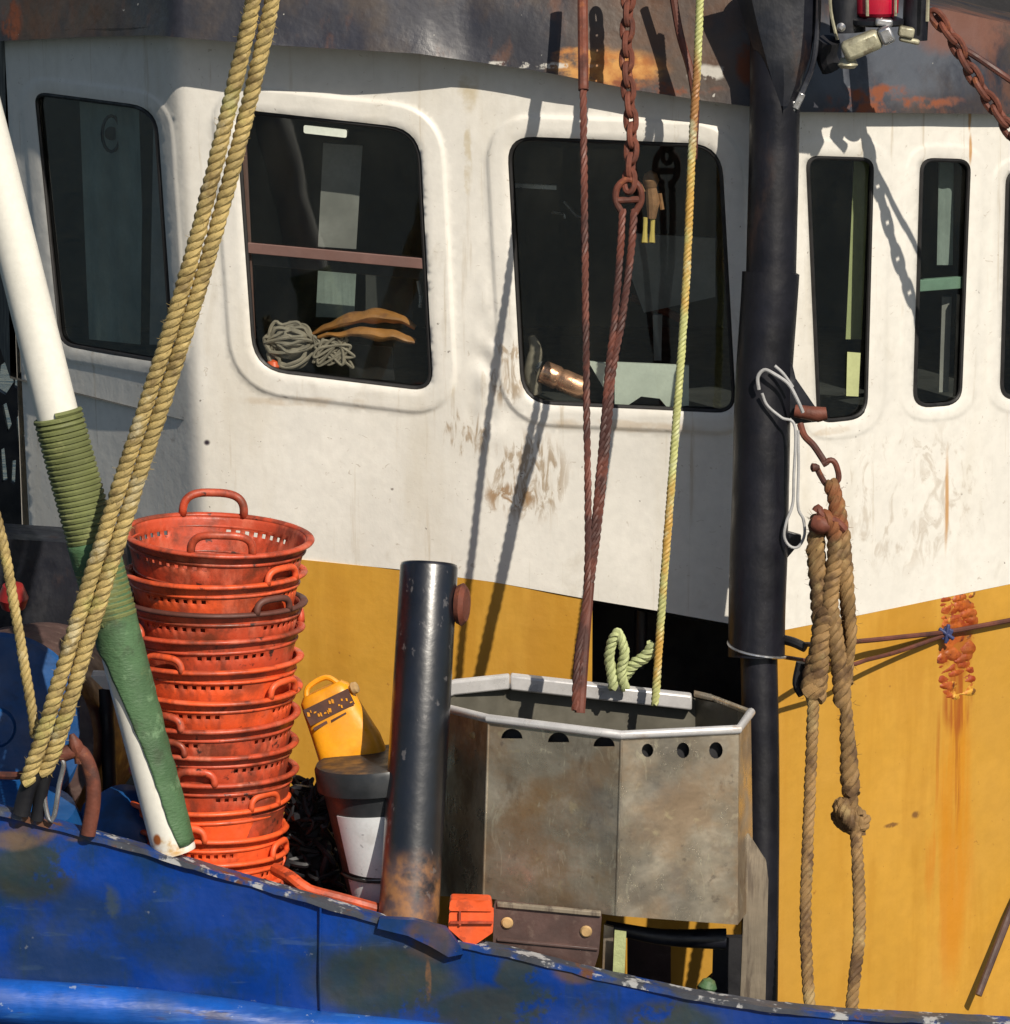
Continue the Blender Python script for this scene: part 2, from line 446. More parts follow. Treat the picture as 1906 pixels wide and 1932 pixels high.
m_steel = mat('weathered_stainless', (.52, .46, .365), .31, metal=.75, var=.25, vscale=4, bumps=((5, None, .008), (14, None, .0025), (60, (1, 1, .3), .0006)), layers=[
    dict(c=(.34, .22, .10), c2=(.26, .20, .13), n=(3.5, .40, .56), e=[E(1045, 1580, .18, 170, 170, .4)], k=.75, w=.12, r=.55),
    dict(c=(.72, .66, .50), n=(17, .60, .66), st=(1, 1, .4), dist=2.5, k=.7, r=.25),
    dict(c=(.72, .66, .50), n=(9, .62, .66), st=(1.6, 1.6, .7), dist=1.5, k=.55, r=.3),
    dict(c=(.09, .07, .055), n=(11, .58, .68), st=(1, 1, .5), k=.55, r=.6),
    dict(c=(.26, .16, .08), n=(5, .42, .62), k=.65, r=.6), dict(c=(.50, .42, .26), n=(10, .60, .68), st=(1, 1, 1.2), dist=1, k=.6, r=.5),
    dict(c=(.16, .16, .16), n=(3, .52, .7), k=.5), dict(c=(.12, .1, .09), n=(22, .62, .7), k=.5)])
m_rim = mat('bright_steel_rim', (.56, .55, .55), .35, metal=.25, var=.12, vscale=8, layers=[dict(c=(.3, .2, .12), n=(12, .6, .7), k=.5)])
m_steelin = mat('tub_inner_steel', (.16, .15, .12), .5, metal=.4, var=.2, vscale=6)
ORG = (.72, .095, .024)
def orange(name, base, k=.5):
    return mat(name, base, .5, var=.12, vscale=7, coord='O', bump=.0015, bscale=60, layers=[
        dict(c=(.16, .035, .016), n=(6, .48, .64), k=k), dict(c=(.60, .16, .09), n=(9, .52, .68), st=(1, 1, .3), k=k * .8), dict(c=(.24, .045, .022), n=(15, .48, .64), st=(1, 1, .45), k=k), dict(c=(.04, .018, .014), n=(22, .60, .68), k=k)])
m_org = orange('orange_basket_plastic', ORG, .65)
m_orgd = orange('stained_orange_plastic', (.50, .068, .026), 1.0)
m_orgl = orange('clean_orange_plastic', (.82, .11, .025), .3)
m_orgb = mat('brown_stained_rim', (.10, .035, .025), .6, var=.3, vscale=7, coord='O')
m_rope = mat('straw_polypropylene_rope', (.39, .29, .11), .75, var=.25, vscale=14, bump=.0025, bscale=220, layers=[
    dict(c=(.13, .085, .03), n=(16, .48, .64), k=.75), dict(c=(.56, .50, .33), n=(9, .56, .68), k=.6), dict(c=(.36, .35, .10), n=(5, .55, .66), k=.5)])
m_rope2 = mat('brown_hemp_rope', (.235, .14, .055), .85, var=.3, vscale=14, bump=.002, bscale=260, layers=[
    dict(c=(.07, .035, .016), n=(12, .46, .62), k=.8), dict(c=(.42, .31, .14), n=(8, .55, .68), k=.6),
    dict(c=(.20, .06, .02), n=(14, .35, .5), e=[E(1570, 960, .75, 60, 70)], k=.8, w=.05)])
m_rust = mat('rusted_steel', (.13, .036, .020), .75, var=.35, vscale=14, bump=.002, bscale=90, layers=[
    dict(c=(.045, .018, .014), n=(8, .5, .64), k=.8), dict(c=(.26, .085, .03), n=(20, .58, .68), k=.7)])
m_wire = mat('rusty_wire', (.12, .038, .025), .65, var=.3, vscale=8, bump=.001, bscale=160, layers=[
    dict(c=(.04, .016, .014), n=(5, .5, .6), k=.8)])
m_lime = mat('faded_green_line', (.42, .43, .17), .6, var=.2, vscale=6, bump=.0012, bscale=150, layers=[
    dict(c=(.45, .27, .06), n=(2.2, .5, .6), st=(1, 1, 1)), dict(c=(.28, .07, .02), n=(1, .1, .2), e=[E(1308, 190, 1.0, 20, 130)], w=.01, k=.75),
    dict(c=(.50, .52, .33), n=(9, .55, .65), k=.7)])
m_limek = mat('pale_green_rope', (.38, .42, .20), .7, var=.2, vscale=10, bump=.002, bscale=150)
m_wpole = mat('white_gloss_pole_paint', (.74, .72, .65), .3, var=.05, vscale=4, bumps=((6, (1, 1, .3), .004),), layers=[
    dict(c=(.50, .46, .38), n=(10, .6, .7), st=(1.5, 1.5, .3), k=.5), dict(c=(.50, .28, .06), n=(8, .4, .55), e=[E(310, 1590, .08, 60, 24)], w=.02),
    dict(c=(.3, .09, .02), e=[E(298, 1580, .05, 9, 14)], w=.01)])
m_green = mat('green_canvas_sleeve', (.060, .125, .055), .7, var=.25, vscale=7, bumps=((70, (1, 1, 2.5), .003), (12, None, .006)), layers=[
    dict(c=(.04, .06, .03), n=(9, .52, .66), k=.7), dict(c=(.17, .28, .15), n=(14, .56, .66), k=.6), dict(c=(.15, .15, .05), n=(5, .55, .64), k=.6)])
m_whip = mat('green_whipping_twine', (.155, .175, .06), .7, var=.3, vscale=9, bump=.0015, bscale=200, layers=[
    dict(c=(.05, .06, .025), n=(9, .5, .62), k=.6), dict(c=(.24, .25, .10), n=(12, .56, .66), k=.6)])
m_bluetub = mat('blue_winch_paint', (.005, .065, .22), .45, var=.25, vscale=5, bump=.004, bscale=12, layers=[dict(c=(.01, .03, .08), n=(5, .52, .66), k=.7), dict(c=(.12, .2, .28), n=(14, .66, .7), k=.4)])
m_dark = mat('dark_tar_and_shade', (.010, .010, .013), .6, var=.4, vscale=6, bump=.004, bscale=12)  # near-black, also the painted shade behind the tub's drain holes
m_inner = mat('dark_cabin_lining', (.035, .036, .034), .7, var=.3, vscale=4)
m_rubber = mat('black_rubber_gasket', (.010, .009, .009), .6, var=.2, vscale=12)
m_sash = mat('brown_sash_paint', (.17, .095, .08), .5, var=.15, vscale=8)
m_gsash = mat('green_sash_paint', (.17, .27, .20), .5, var=.15, vscale=8)
m_curt = mat('grey_green_curtain', (.19, .23, .21), .8, var=.25, vscale=6, bumps=((9, (1, 1, .1), .02),))
m_curt2 = mat('faded_grey_cloth', (.24, .235, .22), .8, var=.25, vscale=6)
m_cush = mat('tan_cushion_leather', (.36, .155, .04), .6, var=.3, vscale=12, bump=.003, layers=[dict(c=(.15, .06, .03), n=(14, .55, .66), k=.6)])
m_net = mat('grey_twine', (.26, .22, .17), .8, var=.3, vscale=20, bump=.003)
m_paper = mat('pale_paper', (.62, .66, .58), .6, var=.15, vscale=8)
m_olive = mat('olive_label', (.42, .45, .22), .6, var=.1, vscale=8)
m_copper = mat('polished_copper', (.85, .45, .28), .3, metal=.75, var=.2, vscale=12, bump=.006, bscale=22)
m_alum = mat('weathered_cast_metal', (.36, .34, .24), .45, metal=.3, var=.3, vscale=20, bump=.003, bscale=40, layers=[dict(c=(.14, .11, .07), n=(24, .52, .64), k=.7)])
m_chrome = mat('bare_steel', (.42, .42, .43), .33, metal=.8, var=.2, vscale=20)
m_redl = mat('red_lamp_lens', (.42, .004, .03), .18, var=.2, vscale=8, spec=.8)
m_cord = mat('grey_white_cord', (.36, .36, .36), .6, var=.15, vscale=30, bump=.001, bscale=300)
m_canis = mat('yellow_canister_plastic', (.78, .32, .008), .38, var=.12, vscale=9, bump=.002, bscale=14, layers=[dict(c=(.42, .16, .01), n=(6, .5, .64), k=.5)])
m_ink = mat('dark_print', (.07, .025, .015), .6, var=.3, vscale=20)
m_bucket = mat('white_bucket_plastic', (.72, .74, .76), .4, var=.04, vscale=8, layers=[dict(c=(.25, .25, .27), n=(40, .62, .66), k=.6), dict(c=(.4, .38, .36), n=(8, .55, .7), k=.4)])
m_lid = mat('black_lid_plastic', (.022, .024, .027), .45, var=.3, vscale=10)
m_wood = mat('weathered_grey_wood', (.20, .165, .12), .8, var=.25, vscale=6, bumps=((20, (3, 3, .25), .004),), layers=[dict(c=(.08, .06, .045), n=(9, .5, .62), st=(3, 3, .25), k=.8)])
m_brownst = mat('brown_painted_steel', (.075, .042, .036), .55, var=.3, vscale=10, bump=.003, layers=[dict(c=(.16, .11, .09), n=(12, .55, .66), k=.6)])
m_bolt = mat('ochre_bolt', (.42, .27, .12), .5, var=.3, vscale=30)
m_weld = mat('blistered_rust', (.36, .085, .010), .55, var=.35, vscale=20, bump=.006, bscale=40, layers=[
    dict(c=(.26, .035, .006), n=(11, .44, .58), k=.9), dict(c=(.60, .32, .04), n=(9, .54, .60), k=.9), dict(c=(.07, .015, .008), n=(26, .56, .64), k=.8)])
m_blueplastic = mat('blue_tie', (.03, .04, .12), .5)

def glass():
    t = NT('window_glass')
    tr = t.n('ShaderNodeBsdfTransparent'); tr.inputs[0].default_value = (.80, .84, .82, 1)
    gl = t.n('ShaderNodeBsdfGlossy'); gl.inputs[0].default_value = (.9, .95, 1, 1); gl.inputs['Roughness'].default_value = .03
    gm = t.n('ShaderNodeNewGeometry'); cs_ = t.math('ABSOLUTE', t.vm('DOT_PRODUCT', gm.outputs['Normal'], gm.outputs['Incoming']))
    fr = t.math('ADD', t.math('MULTIPLY', t.math('POWER', t.math('SUBTRACT', 1.0, cs_), 5.0), .92), .075)
    g = t.n('ShaderNodeNewGeometry').outputs['Position']
    df = t.n('ShaderNodeBsdfDiffuse'); df.inputs[0].default_value = (.30, .30, .24, 1)
    bp = t.n('ShaderNodeBump'); bp.inputs['Distance'].default_value = .004; bp.inputs['Strength'].default_value = .4
    t.l(t.noise(g, 3, 2).outputs[0], bp.inputs['Height']); t.l(bp.outputs[0], gl.inputs['Normal'])
    m1 = t.n('ShaderNodeMixShader'); t.l(fr, m1.inputs[0]); t.l(tr.outputs[0], m1.inputs[1]); t.l(gl.outputs[0], m1.inputs[2])
    m2 = t.n('ShaderNodeMixShader'); t.l(t.mr(t.noise(g, 6, 6, .6, (1, 1, .4)).outputs[0], .4, .8, 0, .025), m2.inputs[0])
    t.l(m1.outputs[0], m2.inputs[1]); t.l(df.outputs[0], m2.inputs[2]); t.l(m2.outputs[0], t.out.inputs[0])
    return t.m
m_glass = glass()
def watermat():
    t = NT('harbour_water'); g = t.n('ShaderNodeNewGeometry').outputs['Position']
    b = t.n('ShaderNodeBsdfPrincipled'); b.inputs['Base Color'].default_value = (.012, .028, .032, 1); b.inputs['Roughness'].default_value = .06
    bp = t.n('ShaderNodeBump'); bp.inputs['Distance'].default_value = .25; bp.inputs['Strength'].default_value = .7
    t.l(t.noise(g, 1.1, 7, .6, (1, 1.6, 1)).outputs[0], bp.inputs['Height']); t.l(bp.outputs[0], b.inputs['Normal'])
    t.l(b.outputs[0], t.out.inputs[0]); return t.m

# ---------------------------------------------------------------- setting
mb = MB(); mb.add([(-900, -900, -1.25), (900, -900, -1.25), (900, 900, -1.25), (-900, 900, -1.25)], [(0, 1, 2, 3)])
o = obj('water', mb, watermat(), smooth=False); o['kind'] = 'structure'
mb = MB(); box(mb, (.2, 1.6, -.05), (8.0, 3.3, .1))
o = obj('boat_deck', mb, mat('deck_paint', (.05, .06, .05), .7, var=.3), smooth=False); o['kind'] = 'structure'

# ---------------------------------------------------------------- wheelhouse
WH = thing('wheelhouse', 'white over ochre yellow steel wheelhouse with rounded windows and dark rusty visor', 'wheelhouse', (0.3, 1.6, 0))
vis_bot = [(-90, 84), (0, 77), (150, 70), (290, 66), (500, 84), (790, 101), (880, 114), (1000, 131), (1100, 150), (1200, 170), (1330, 190), (1425, 202), (1500, 211), (1700, 213), (1906, 215), (2200, 218)]
def vb(u):
    for a, b in zip(vis_bot, vis_bot[1:]):
        if a[0] <= u <= b[0]: return a[1] + (b[1] - a[1]) * (u - a[0]) / (b[0] - a[0])
    return 84 if u < 0 else 218
paint = [(60, 1010), (200, 1021), (385, 1038), (580, 1057), (750, 1074), (930, 1098), (1025, 1115), (1118, 1132), (1250, 1154), (1400, 1181), (1468, 1191), (1560, 1173), (1640, 1157), (1780, 1128), (1906, 1102), (2200, 1042)]
wins = {  # corner pixels, radii, how far the raised frame reaches
    0: ([(64, 172), (296, 202), (330, 690), (112, 652)], [26, 52, 40, 30], 26),
    1: ([(443, 205), (792, 243), (818, 740), (478, 699)], [30, 62, 42, 66], 42),
    2: ([(956, 256), (1362, 272), (1390, 781), (984, 762)], [52, 62, 40, 60], 38),
    3: ([(1520, 293), (1650, 297), (1637, 790), (1542, 800)], [26, 26, 40, 30], 30),
    4: ([(1736, 297), (1833, 300), (1815, 764), (1722, 771)], [28, 26, 34, 34], 24),
    5: ([(1898, 320), (2010, 324), (1990, 750), (1886, 757)], [28, 26, 34, 34], 22),
}
wo = {k: rr(c, r) for k, (c, r, g) in wins.items()}
def wallmap(V):
    V = np.array(V); Y = np.array([YW(a, b) for a, b in V]); add = np.zeros(len(V))
    for k, (c, r, g) in wins.items():
        cx = [q[0] for q in c]; cy = [q[1] for q in c]
        m = (V[:, 0] > min(cx) - 90) & (V[:, 0] < max(cx) + 90) & (V[:, 1] > min(cy) - 90) & (V[:, 1] < max(cy) + 90)
        if not m.any(): continue
        d = segdist(V[m], wo[k])
        bead = np.exp(-((d - g) / 3.0) ** 2) * .0022
        wav = np.array([.5 + .5 * mnoise.noise(Vector((a * .012, b * .012, 3))) for a, b in V[m]])
        q_ = np.clip((g + 5 - d) / 9, 0, 1); h = (.009 if k < 3 else .004) * q_ * q_ * (3 - 2 * q_) + bead * wav
        inner = np.clip((6 - d) / 6, 0, 1) * -.006
        add[m] = np.maximum(add[m], h) + inner
    dn = np.array([mnoise.noise(Vector((a * .005, b * .004, 1))) * .006 + mnoise.noise(Vector((a * .014, b * .01, 5))) * .0014 for a, b in V])
    # dent along the front corner
    seam = np.array([math.exp(-((a - (925 + (b - 640) * -.03)) / 26) ** 2 - ((b - 720) / 150) ** 2) * mnoise.noise(Vector((a * .03, b * .02, 8))) * .03 for a, b in V])
    return [P(V[i][0], V[i][1], Y[i] - add[i] + dn[i] + seam[i]) for i in range(len(V))]
top = [(u, vb(u) - 45) for u in (2180, 1906, 1700, 1482, 1330, 1200, 1100, 1000, 880, 790, 500, 336, 150, 6)]
out_up = [(6, 30)] + paint[:] + top[:-1]
out_up = [(6, 30), (56, 1010)] + paint[1:-1] + [(2180, 1046)] + top[:-1]
loops = []
for k, (c, r, g) in wins.items():
    for gg in (g - 5, g - 1.5, g + 2, g + 6):
        lp = rr(c, r, gg)
        if k == 5: lp = [q for q in lp]
        loops.append(lp)
mb = MB(); sheet(mb, out_up, [wo[k] for k in wo], wallmap, step=9, thick=.045, loops=loops)
obj('wall', mb, m_white, WH, angle=50)
low = [(paint[2][0], paint[2][1] + .3)] + [(a, b + .3) for a, b in paint[3:8]] + [(1116, 1640), (1400, 1640), (1406, 1182.5)] + [(a, b + .3) for a, b in paint[10:-1]] + [(2180, 1047), (2180, 2150), (400, 2150)]
mb = MB(); sheet(mb, low, [], lambda V: [P(a, b, YW(a, b) + mnoise.noise(Vector((a * .006, b * .005, 1))) * .006) for a, b in V], step=18, thick=.045)
obj('lower_wall', mb, m_yellow, WH, angle=50)
mb = MB(); sheet(mb, [(58, 1011), (384, 1039), (400, 2150), (100, 2150)], [], lambda V: [P(a, b, YW(a, b)) for a, b in V], step=40, thick=.045)
o = obj('lower_wall', mb, m_dark, WH); o['label'] = 'plain black lower wall on the left'  # lower left wall in plain near-black
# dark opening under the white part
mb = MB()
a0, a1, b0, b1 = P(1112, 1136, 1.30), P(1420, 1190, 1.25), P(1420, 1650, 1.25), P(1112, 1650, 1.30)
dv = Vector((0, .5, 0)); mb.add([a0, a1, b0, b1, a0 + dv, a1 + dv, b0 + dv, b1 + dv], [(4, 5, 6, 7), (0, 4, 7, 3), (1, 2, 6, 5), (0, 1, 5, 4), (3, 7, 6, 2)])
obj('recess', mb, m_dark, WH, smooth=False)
# blistered rust weld on the yellow side
def weldh(a, b):
    p = Vector((a * .03 + .3 * mnoise.noise(Vector((a * .05, b * .05, 0))), b * .062 + .012 * a, 0)); d, _ = mnoise.voronoi(p)
    return min(1, (d[1] - d[0]) * 2.6) ** .5
mb = MB(); wout = [(1762, 1108), (1806, 1112), (1852, 1102), (1858, 1180), (1852, 1250), (1856, 1322), (1806, 1334), (1762, 1330), (1756, 1250), (1762, 1180)]
def weldmap(V):
    d = segdist(np.array(V), wout)
    return [P(q[0], q[1], YW(q[0], q[1]) + .009 - min(1, e / 20) * (.006 + .009 * weldh(q[0], q[1]) + .006 * mnoise.noise(Vector((q[0] * .04, q[1] * .04, 7))))) for q, e in zip(V, d)]
sheet(mb, wout, [], weldmap, step=3.2, thick=.004)
o = obj('weld_patch', mb, m_weld, WH); o['label'] = 'blistered rusty orange weld on the yellow side'

# windows: gasket, pane, sash
for k, (c, r, g) in wins.items():
    mb = MB()
    gl_ = [P(a, b, YW(a, b) + .012) for a, b in rr(c, r, -3)]
    tube(mb, gl_, 5.5 * px, 8, closed=True)
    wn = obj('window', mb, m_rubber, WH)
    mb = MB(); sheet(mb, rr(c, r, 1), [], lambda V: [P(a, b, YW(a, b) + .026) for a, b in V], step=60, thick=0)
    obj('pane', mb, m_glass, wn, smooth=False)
    def bar(pts, dY, w, mt, nm, d=.03):
        mb = MB()
        A = [P(a, b - w / 2, YW(a, b) + dY) for a, b in pts]; B = [P(a, b + w / 2, YW(a, b) + dY) for a, b in pts]
        n = len(pts); dd = Vector((0, d, 0))
        vs = A + B + [q + dd for q in A] + [q + dd for q in B]; fs = []
        for i in range(n - 1):
            fs += [(i, n + i, n + i + 1, i + 1), (2 * n + i, 2 * n + i + 1, 3 * n + i + 1, 3 * n + i), (i, i + 1, 2 * n + i + 1, 2 * n + i), (n + i, 3 * n + i, 3 * n + i + 1, n + i + 1)]
        mb.add(vs, fs); return obj(nm, mb, mt, wn, bevel=.002)
    if k == 1:
        bar([(448, 466), (812, 499)], .010, 20, m_sash, 'sash_bar', .012); bar([(452, 487), (812, 518)], .045, 22, m_rubber, 'sash_bar')
        mb = MB(); sheet(mb, [(438, 200), (462, 200), (482, 640), (466, 640)], [], lambda V: [P(a, b, YW(a, b) + .034) for a, b in V], 60, .02)
        obj('side_strip', mb, m_sash, wn)
        mb = MB(); sheet(mb, rr([(573, 236), (655, 245), (654, 260), (573, 251)], 4), [], lambda V: [P(a, b, YW(a, b) + .016) for a, b in V], 40, .006)
        o = obj('sticker', mb, m_paper, wn); o['label'] = 'small white label at the top of the pane'
        mb = MB(); tube(mb, [P(789, 530, 1.42), P(794, 560, 1.42), P(793, 580, 1.42)], 4 * px, 6); obj('latch', mb, m_chrome, wn)
    if k == 4:
        bar([(1728, 540), (1822, 533)], .033, 22, m_gsash, 'sash_bar')
        mb = MB(); sheet(mb, [(1806, 556), (1822, 556), (1814, 744), (1800, 748)], [], lambda V: [P(a, b, YW(a, b) + .034) for a, b in V], 60, .02)
        obj('side_strip', mb, m_rubber, wn)
    if k == 3:
        mb = MB(); sheet(mb, [(1599, 664), (1624, 666), (1620, 748), (1597, 747)], [], lambda V: [P(a, b, YW(a, b) + .02) for a, b in V], 60, .003)
        o = obj('sticker', mb, m_olive, wn); o['label'] = 'pale olive strip stuck low on the pane'

# visor: outward leaning fascia, soffit, roof
def ov(u):
    return np.interp(u, [-100, 300, 500, 700, 800, 880, 1000, 1330, 1500, 2200], [.12, .15, .155, .14, .115, .085, .085, .075, .07, .075])
def visY(a, b): return YWraw(a, 150) - ov(a) + max(0, vb(a) - b) * px * .32
vt = [(2200, 95), (1906, 45), (1757, 12), (1500, -60), (880, -80), (290, -80), (-90, -80)]
mb = MB(); sheet(mb, vis_bot + vt, [], lambda V: [P(a, b, visY(a, b) + mnoise.noise(Vector((a * .007, b * .009, 2))) * .008) for a, b in V], step=16, thick=.02)
VS = obj('visor', mb, m_visor, WH, angle=50)
mb = MB(); us = sorted(set([q[0] for q in vis_bot] + [336, 878, 1482]))
A = [P(u, vb(u) - 8, visY(u, vb(u) - 8) + .008) for u in us]; n = len(us)
vs = A + [q + Vector((0, .24, 0)) for q in A] + [q + Vector((0, .24, .012)) for q in A] + [q + Vector((0, 0, .012)) for q in A]
fs = []
for i in range(n - 1):
    for j in range(4): fs.append((j * n + i, j * n + i + 1, ((j + 1) % 4) * n + i + 1, ((j + 1) % 4) * n + i))
mb.add(vs, fs); obj('soffit', mb, m_visor, VS, smooth=False)
mb = MB(); tp = [P(u, v, visY(u, v) + .015) for u, v in vt[::-1]]
n = len(tp); vs = tp + [Vector((q.x, 4.4, q.z)) for q in tp]
mb.add(vs, [(i, i + 1, n + i + 1, n + i) for i in range(n - 1)]); obj('roof', mb, m_visor, WH, smooth=False)
# cabin interior lining: ceiling, counter, back and ends
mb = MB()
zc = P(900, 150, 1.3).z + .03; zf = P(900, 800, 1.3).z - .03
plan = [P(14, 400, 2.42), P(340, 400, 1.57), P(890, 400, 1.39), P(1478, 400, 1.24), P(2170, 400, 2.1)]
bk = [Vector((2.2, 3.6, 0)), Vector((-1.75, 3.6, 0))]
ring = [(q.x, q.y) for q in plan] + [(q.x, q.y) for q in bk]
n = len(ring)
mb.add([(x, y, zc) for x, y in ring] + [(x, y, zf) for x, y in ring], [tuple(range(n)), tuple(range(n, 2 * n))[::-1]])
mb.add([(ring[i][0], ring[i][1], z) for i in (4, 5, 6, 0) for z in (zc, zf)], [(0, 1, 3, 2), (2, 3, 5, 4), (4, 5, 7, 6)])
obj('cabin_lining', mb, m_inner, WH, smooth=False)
# end walls down to the deck behind the visible faces
mb = MB(); q0 = P(10, 60, 2.42); q1 = P(60, 1010, 2.42)
mb.add([q0, (q0.x, 3.7, q0.z), (q1.x, 3.7, 0), (q1.x, 2.42, 0)], [(0, 1, 2, 3)])
mb.add([(q0.x, 3.7, q0.z + .1), (2.3, 3.7, q0.z + .1), (2.3, 3.7, 0), (q0.x, 3.7, 0)], [(0, 1, 2, 3)])
obj('end_wall', mb, m_white, WH, smooth=False)

# things inside the cabin
def cabsheet(nm, out, Y, mt, lab, cat, thick=.02, step=40, fold=0):
    mb = MB(); sheet(mb, out, [], lambda V: [P(a, b, YW(a, b) + Y + fold * math.sin(a * .16)) for a, b in V], step if not fold else 7, thick)
    return tag(obj(nm, mb, mt), lab, cat)
cabsheet('curtain', [(150, 190), (262, 205), (268, 400), (265, 650), (168, 640), (158, 400)], .12, m_curt, 'grey green curtain hanging behind the far left window', 'curtain', fold=.012)
cabsheet('curtain', [(290, 215), (316, 218), (318, 650), (282, 650)], .10, m_curt2, 'narrow grey curtain edge at the right side of the far left window', 'curtain', fold=.006)
mb = MB(); tube(mb, [P(210 + 17 * math.cos(a), 252 + 34 * math.sin(a), YW(210, 252) + .08) for a in [i * .393 for i in range(16)]], 4 * px, 6, closed=True)
lathe(mb, P(210, 252, YW(210, 252) + .09), (0, 1, 0), [(.001, 0), (15 * px, .004), (13 * px, .02)], 20)
tag(obj('speaker', mb, m_dark), 'small round black speaker beside the curtain in the far left window', 'speaker')
cabsheet('narrow_locker', [(610, 270), (684, 275), (672, 470), (600, 465)], .22, m_curt2, 'dull grey narrow panel hanging behind the upper sash of the middle left window', 'panel')
cabsheet('panel', [(600, 512), (672, 516), (668, 600), (596, 598)], .22, m_curt, 'pale green panel seen below the brown sash bar', 'panel')
# rope bundle and cushion on the sill
SY = YW(560, 650) + .085
T = thing('twine_bundle', 'tangled grey twine bundle on the sill of the left front window', 'twine', P(560, 700, SY))
mb = MB(); path = []
for i in range(170):
    a = i * .62 + .3 * math.sin(i * 1.7); r1 = 32 + 13 * math.sin(i * .37) + 4 * math.sin(i * 2.9); b = i * .11
    path.append(P(548 + r1 * math.cos(a) * 1.05, 647 + r1 * math.sin(a) * math.cos(b) * 1.1, SY + .028 * math.sin(a) * math.sin(b)))
tube(mb, spline(path, .006), 4.0 * px, 6); obj('coil', mb, m_net, T)
mb = MB(); lp = []
for i in range(26): lp.append(P(626 + 38 * math.sin(i * 1.9) + random.uniform(-8, 8), 662 + 26 * math.cos(i * 2.6) + random.uniform(-8, 8), SY - .02 + random.uniform(-.01, .01)))
tube(mb, spline(lp, .006), 3.2 * px, 6); obj('loose_end', mb, m_net, T)
mb = MB(); lathe(mb, P(552, 647, SY + .01), (0, 1, 0), [(.001, -.03), (25 * px, -.022), (36 * px, 0), (25 * px, .022), (.001, .03)], 20, False, False); obj('core', mb, m_net, T)
mb = MB(); lathe(mb, P(516, 690, SY), (0, 0, 1), [(.001, -.02), (12 * px, -.012), (17 * px, 0), (12 * px, .014), (.001, .02)], 16, False, False)
tag(obj('orange_float', mb, m_orgl), 'small orange ball float in the corner of the sill beside the grey twine', 'float')
def pillow(nm, pts, off, ws, mt, lab, cat, flat=2.4):
    mb = MB(); path = spline([P(a, b, YW(a, b) + off) for a, b in pts], .01); n = len(path)
    rad = [float(np.interp(i / (n - 1), np.linspace(0, 1, len(ws)), ws)) * px for i in range(n)]
    tube(mb, path, rad, 14)
    for i, q in enumerate(mb.v):
        c = path[i // 14]; d = mnoise.noise(q * 22) * .010; mb.v[i] = Vector((q.x, c.y + (q.y - c.y) * flat, q.z + d))
    return tag(obj(nm, mb, mt), lab, cat)
pillow('work_glove', [(578, 634), (620, 616), (665, 602), (710, 596), (752, 602), (784, 618)], .11, [3, 8, 12, 15, 13, 5], m_cush, 'tan leather piece folded on top, lying on the sill of the left front window', 'glove', 1.8)
pillow('work_glove', [(600, 634), (650, 628), (710, 630), (750, 634), (784, 644)], .085, [3, 7, 11, 12, 6], m_cush, 'lower tan leather piece under the folded one on the window sill', 'glove', 1.8)
cabsheet('dark_box', [(655, 648), (740, 656), (745, 718), (660, 712)], .16, m_rubber, 'dark box standing on the sill under the tan leather pieces', 'box', thick=.08)
cabsheet('locker', [(690, 512), (780, 520), (778, 600), (690, 592)], .26, m_inner, 'dark locker front behind the lower part of the left front window', 'locker')
# window two: hanging toy, kettle, papers, seat
T = thing('hanging_figure', 'small brown cloth figure with pale yellow legs hanging inside the middle window', 'hanging toy', P(1228, 440, 1.38))
mb = MB()
lathe(mb, P(1228, 340, 1.38), (0, 0, 1), [(.001, -.03), (13 * px, -.02), (18 * px, 0), (13 * px, .02), (.001, .03)], 14, False, False)
tube(mb, [P(1228, 350, 1.38), P(1232, 380, 1.38), P(1230, 412, 1.38)], [11 * px, 15 * px, 9 * px], 10)
tube(mb, [P(1215, 362, 1.38), P(1207, 345, 1.38)], 5 * px, 6); tube(mb, [P(1245, 365, 1.38), P(1250, 395, 1.38)], 5 * px, 6)
obj('body', mb, mat('brown_cloth', (.30, .15, .07), .85, var=.3, vscale=30), T)
for x in (1218, 1232):
    mb = MB(); tube(mb, [P(x, 410, 1.38), P(x - 1, 435, 1.38), P(x - 2, 458, 1.37)], [5 * px, 5 * px, 7 * px], 8); obj('leg', mb, mat('yellow_cloth', (.60, .45, .12), .8), T)
T = thing('copper_kettle', 'shiny copper cylinder lying on its side low in the middle window', 'cylinder', P(1065, 735, 1.38))
mb = MB(); lathe(mb, P(1022, 700, 1.38), (P(1120, 742, 1.35) - P(1022, 700, 1.38)), [(.02, 0), (24 * px, .004), (25 * px, .05), (22 * px, .06), (24 * px, .07), (24 * px, .13), (18 * px, .145), (.01, .15)], 28); obj('barrel', mb, m_copper, T)
mb = MB(); lathe(mb, P(1012, 692, 1.38), (P(1120, 742, 1.35) - P(1022, 700, 1.38)), [(14 * px, 0), (17 * px, .012)], 20); obj('end_cap', mb, m_chrome, T)
cabsheet('paper_sheet', [(1110, 682), (1150, 686), (1158, 735), (1138, 730)], .12, m_paper, 'pale crumpled sheet just right of the copper cylinder', 'paper')
cabsheet('chart', [(1160, 684), (1300, 690), (1300, 765), (1260, 770), (1245, 752), (1210, 748), (1180, 768), (1160, 770)], .09, m_paper, 'large pale green white sheet propped at the bottom of the middle window', 'paper')
cabsheet('clipboard', [(1196, 440), (1350, 450), (1350, 560), (1215, 590), (1190, 520)], .45, m_curt2, 'dim grey seat back deep inside behind the chain', 'seat back')
cabsheet('dashboard_shelf', [(972, 346), (1050, 350), (1050, 358), (972, 354)], .2, m_chrome, 'thin pale shelf edge in the upper left of the middle window', 'shelf')
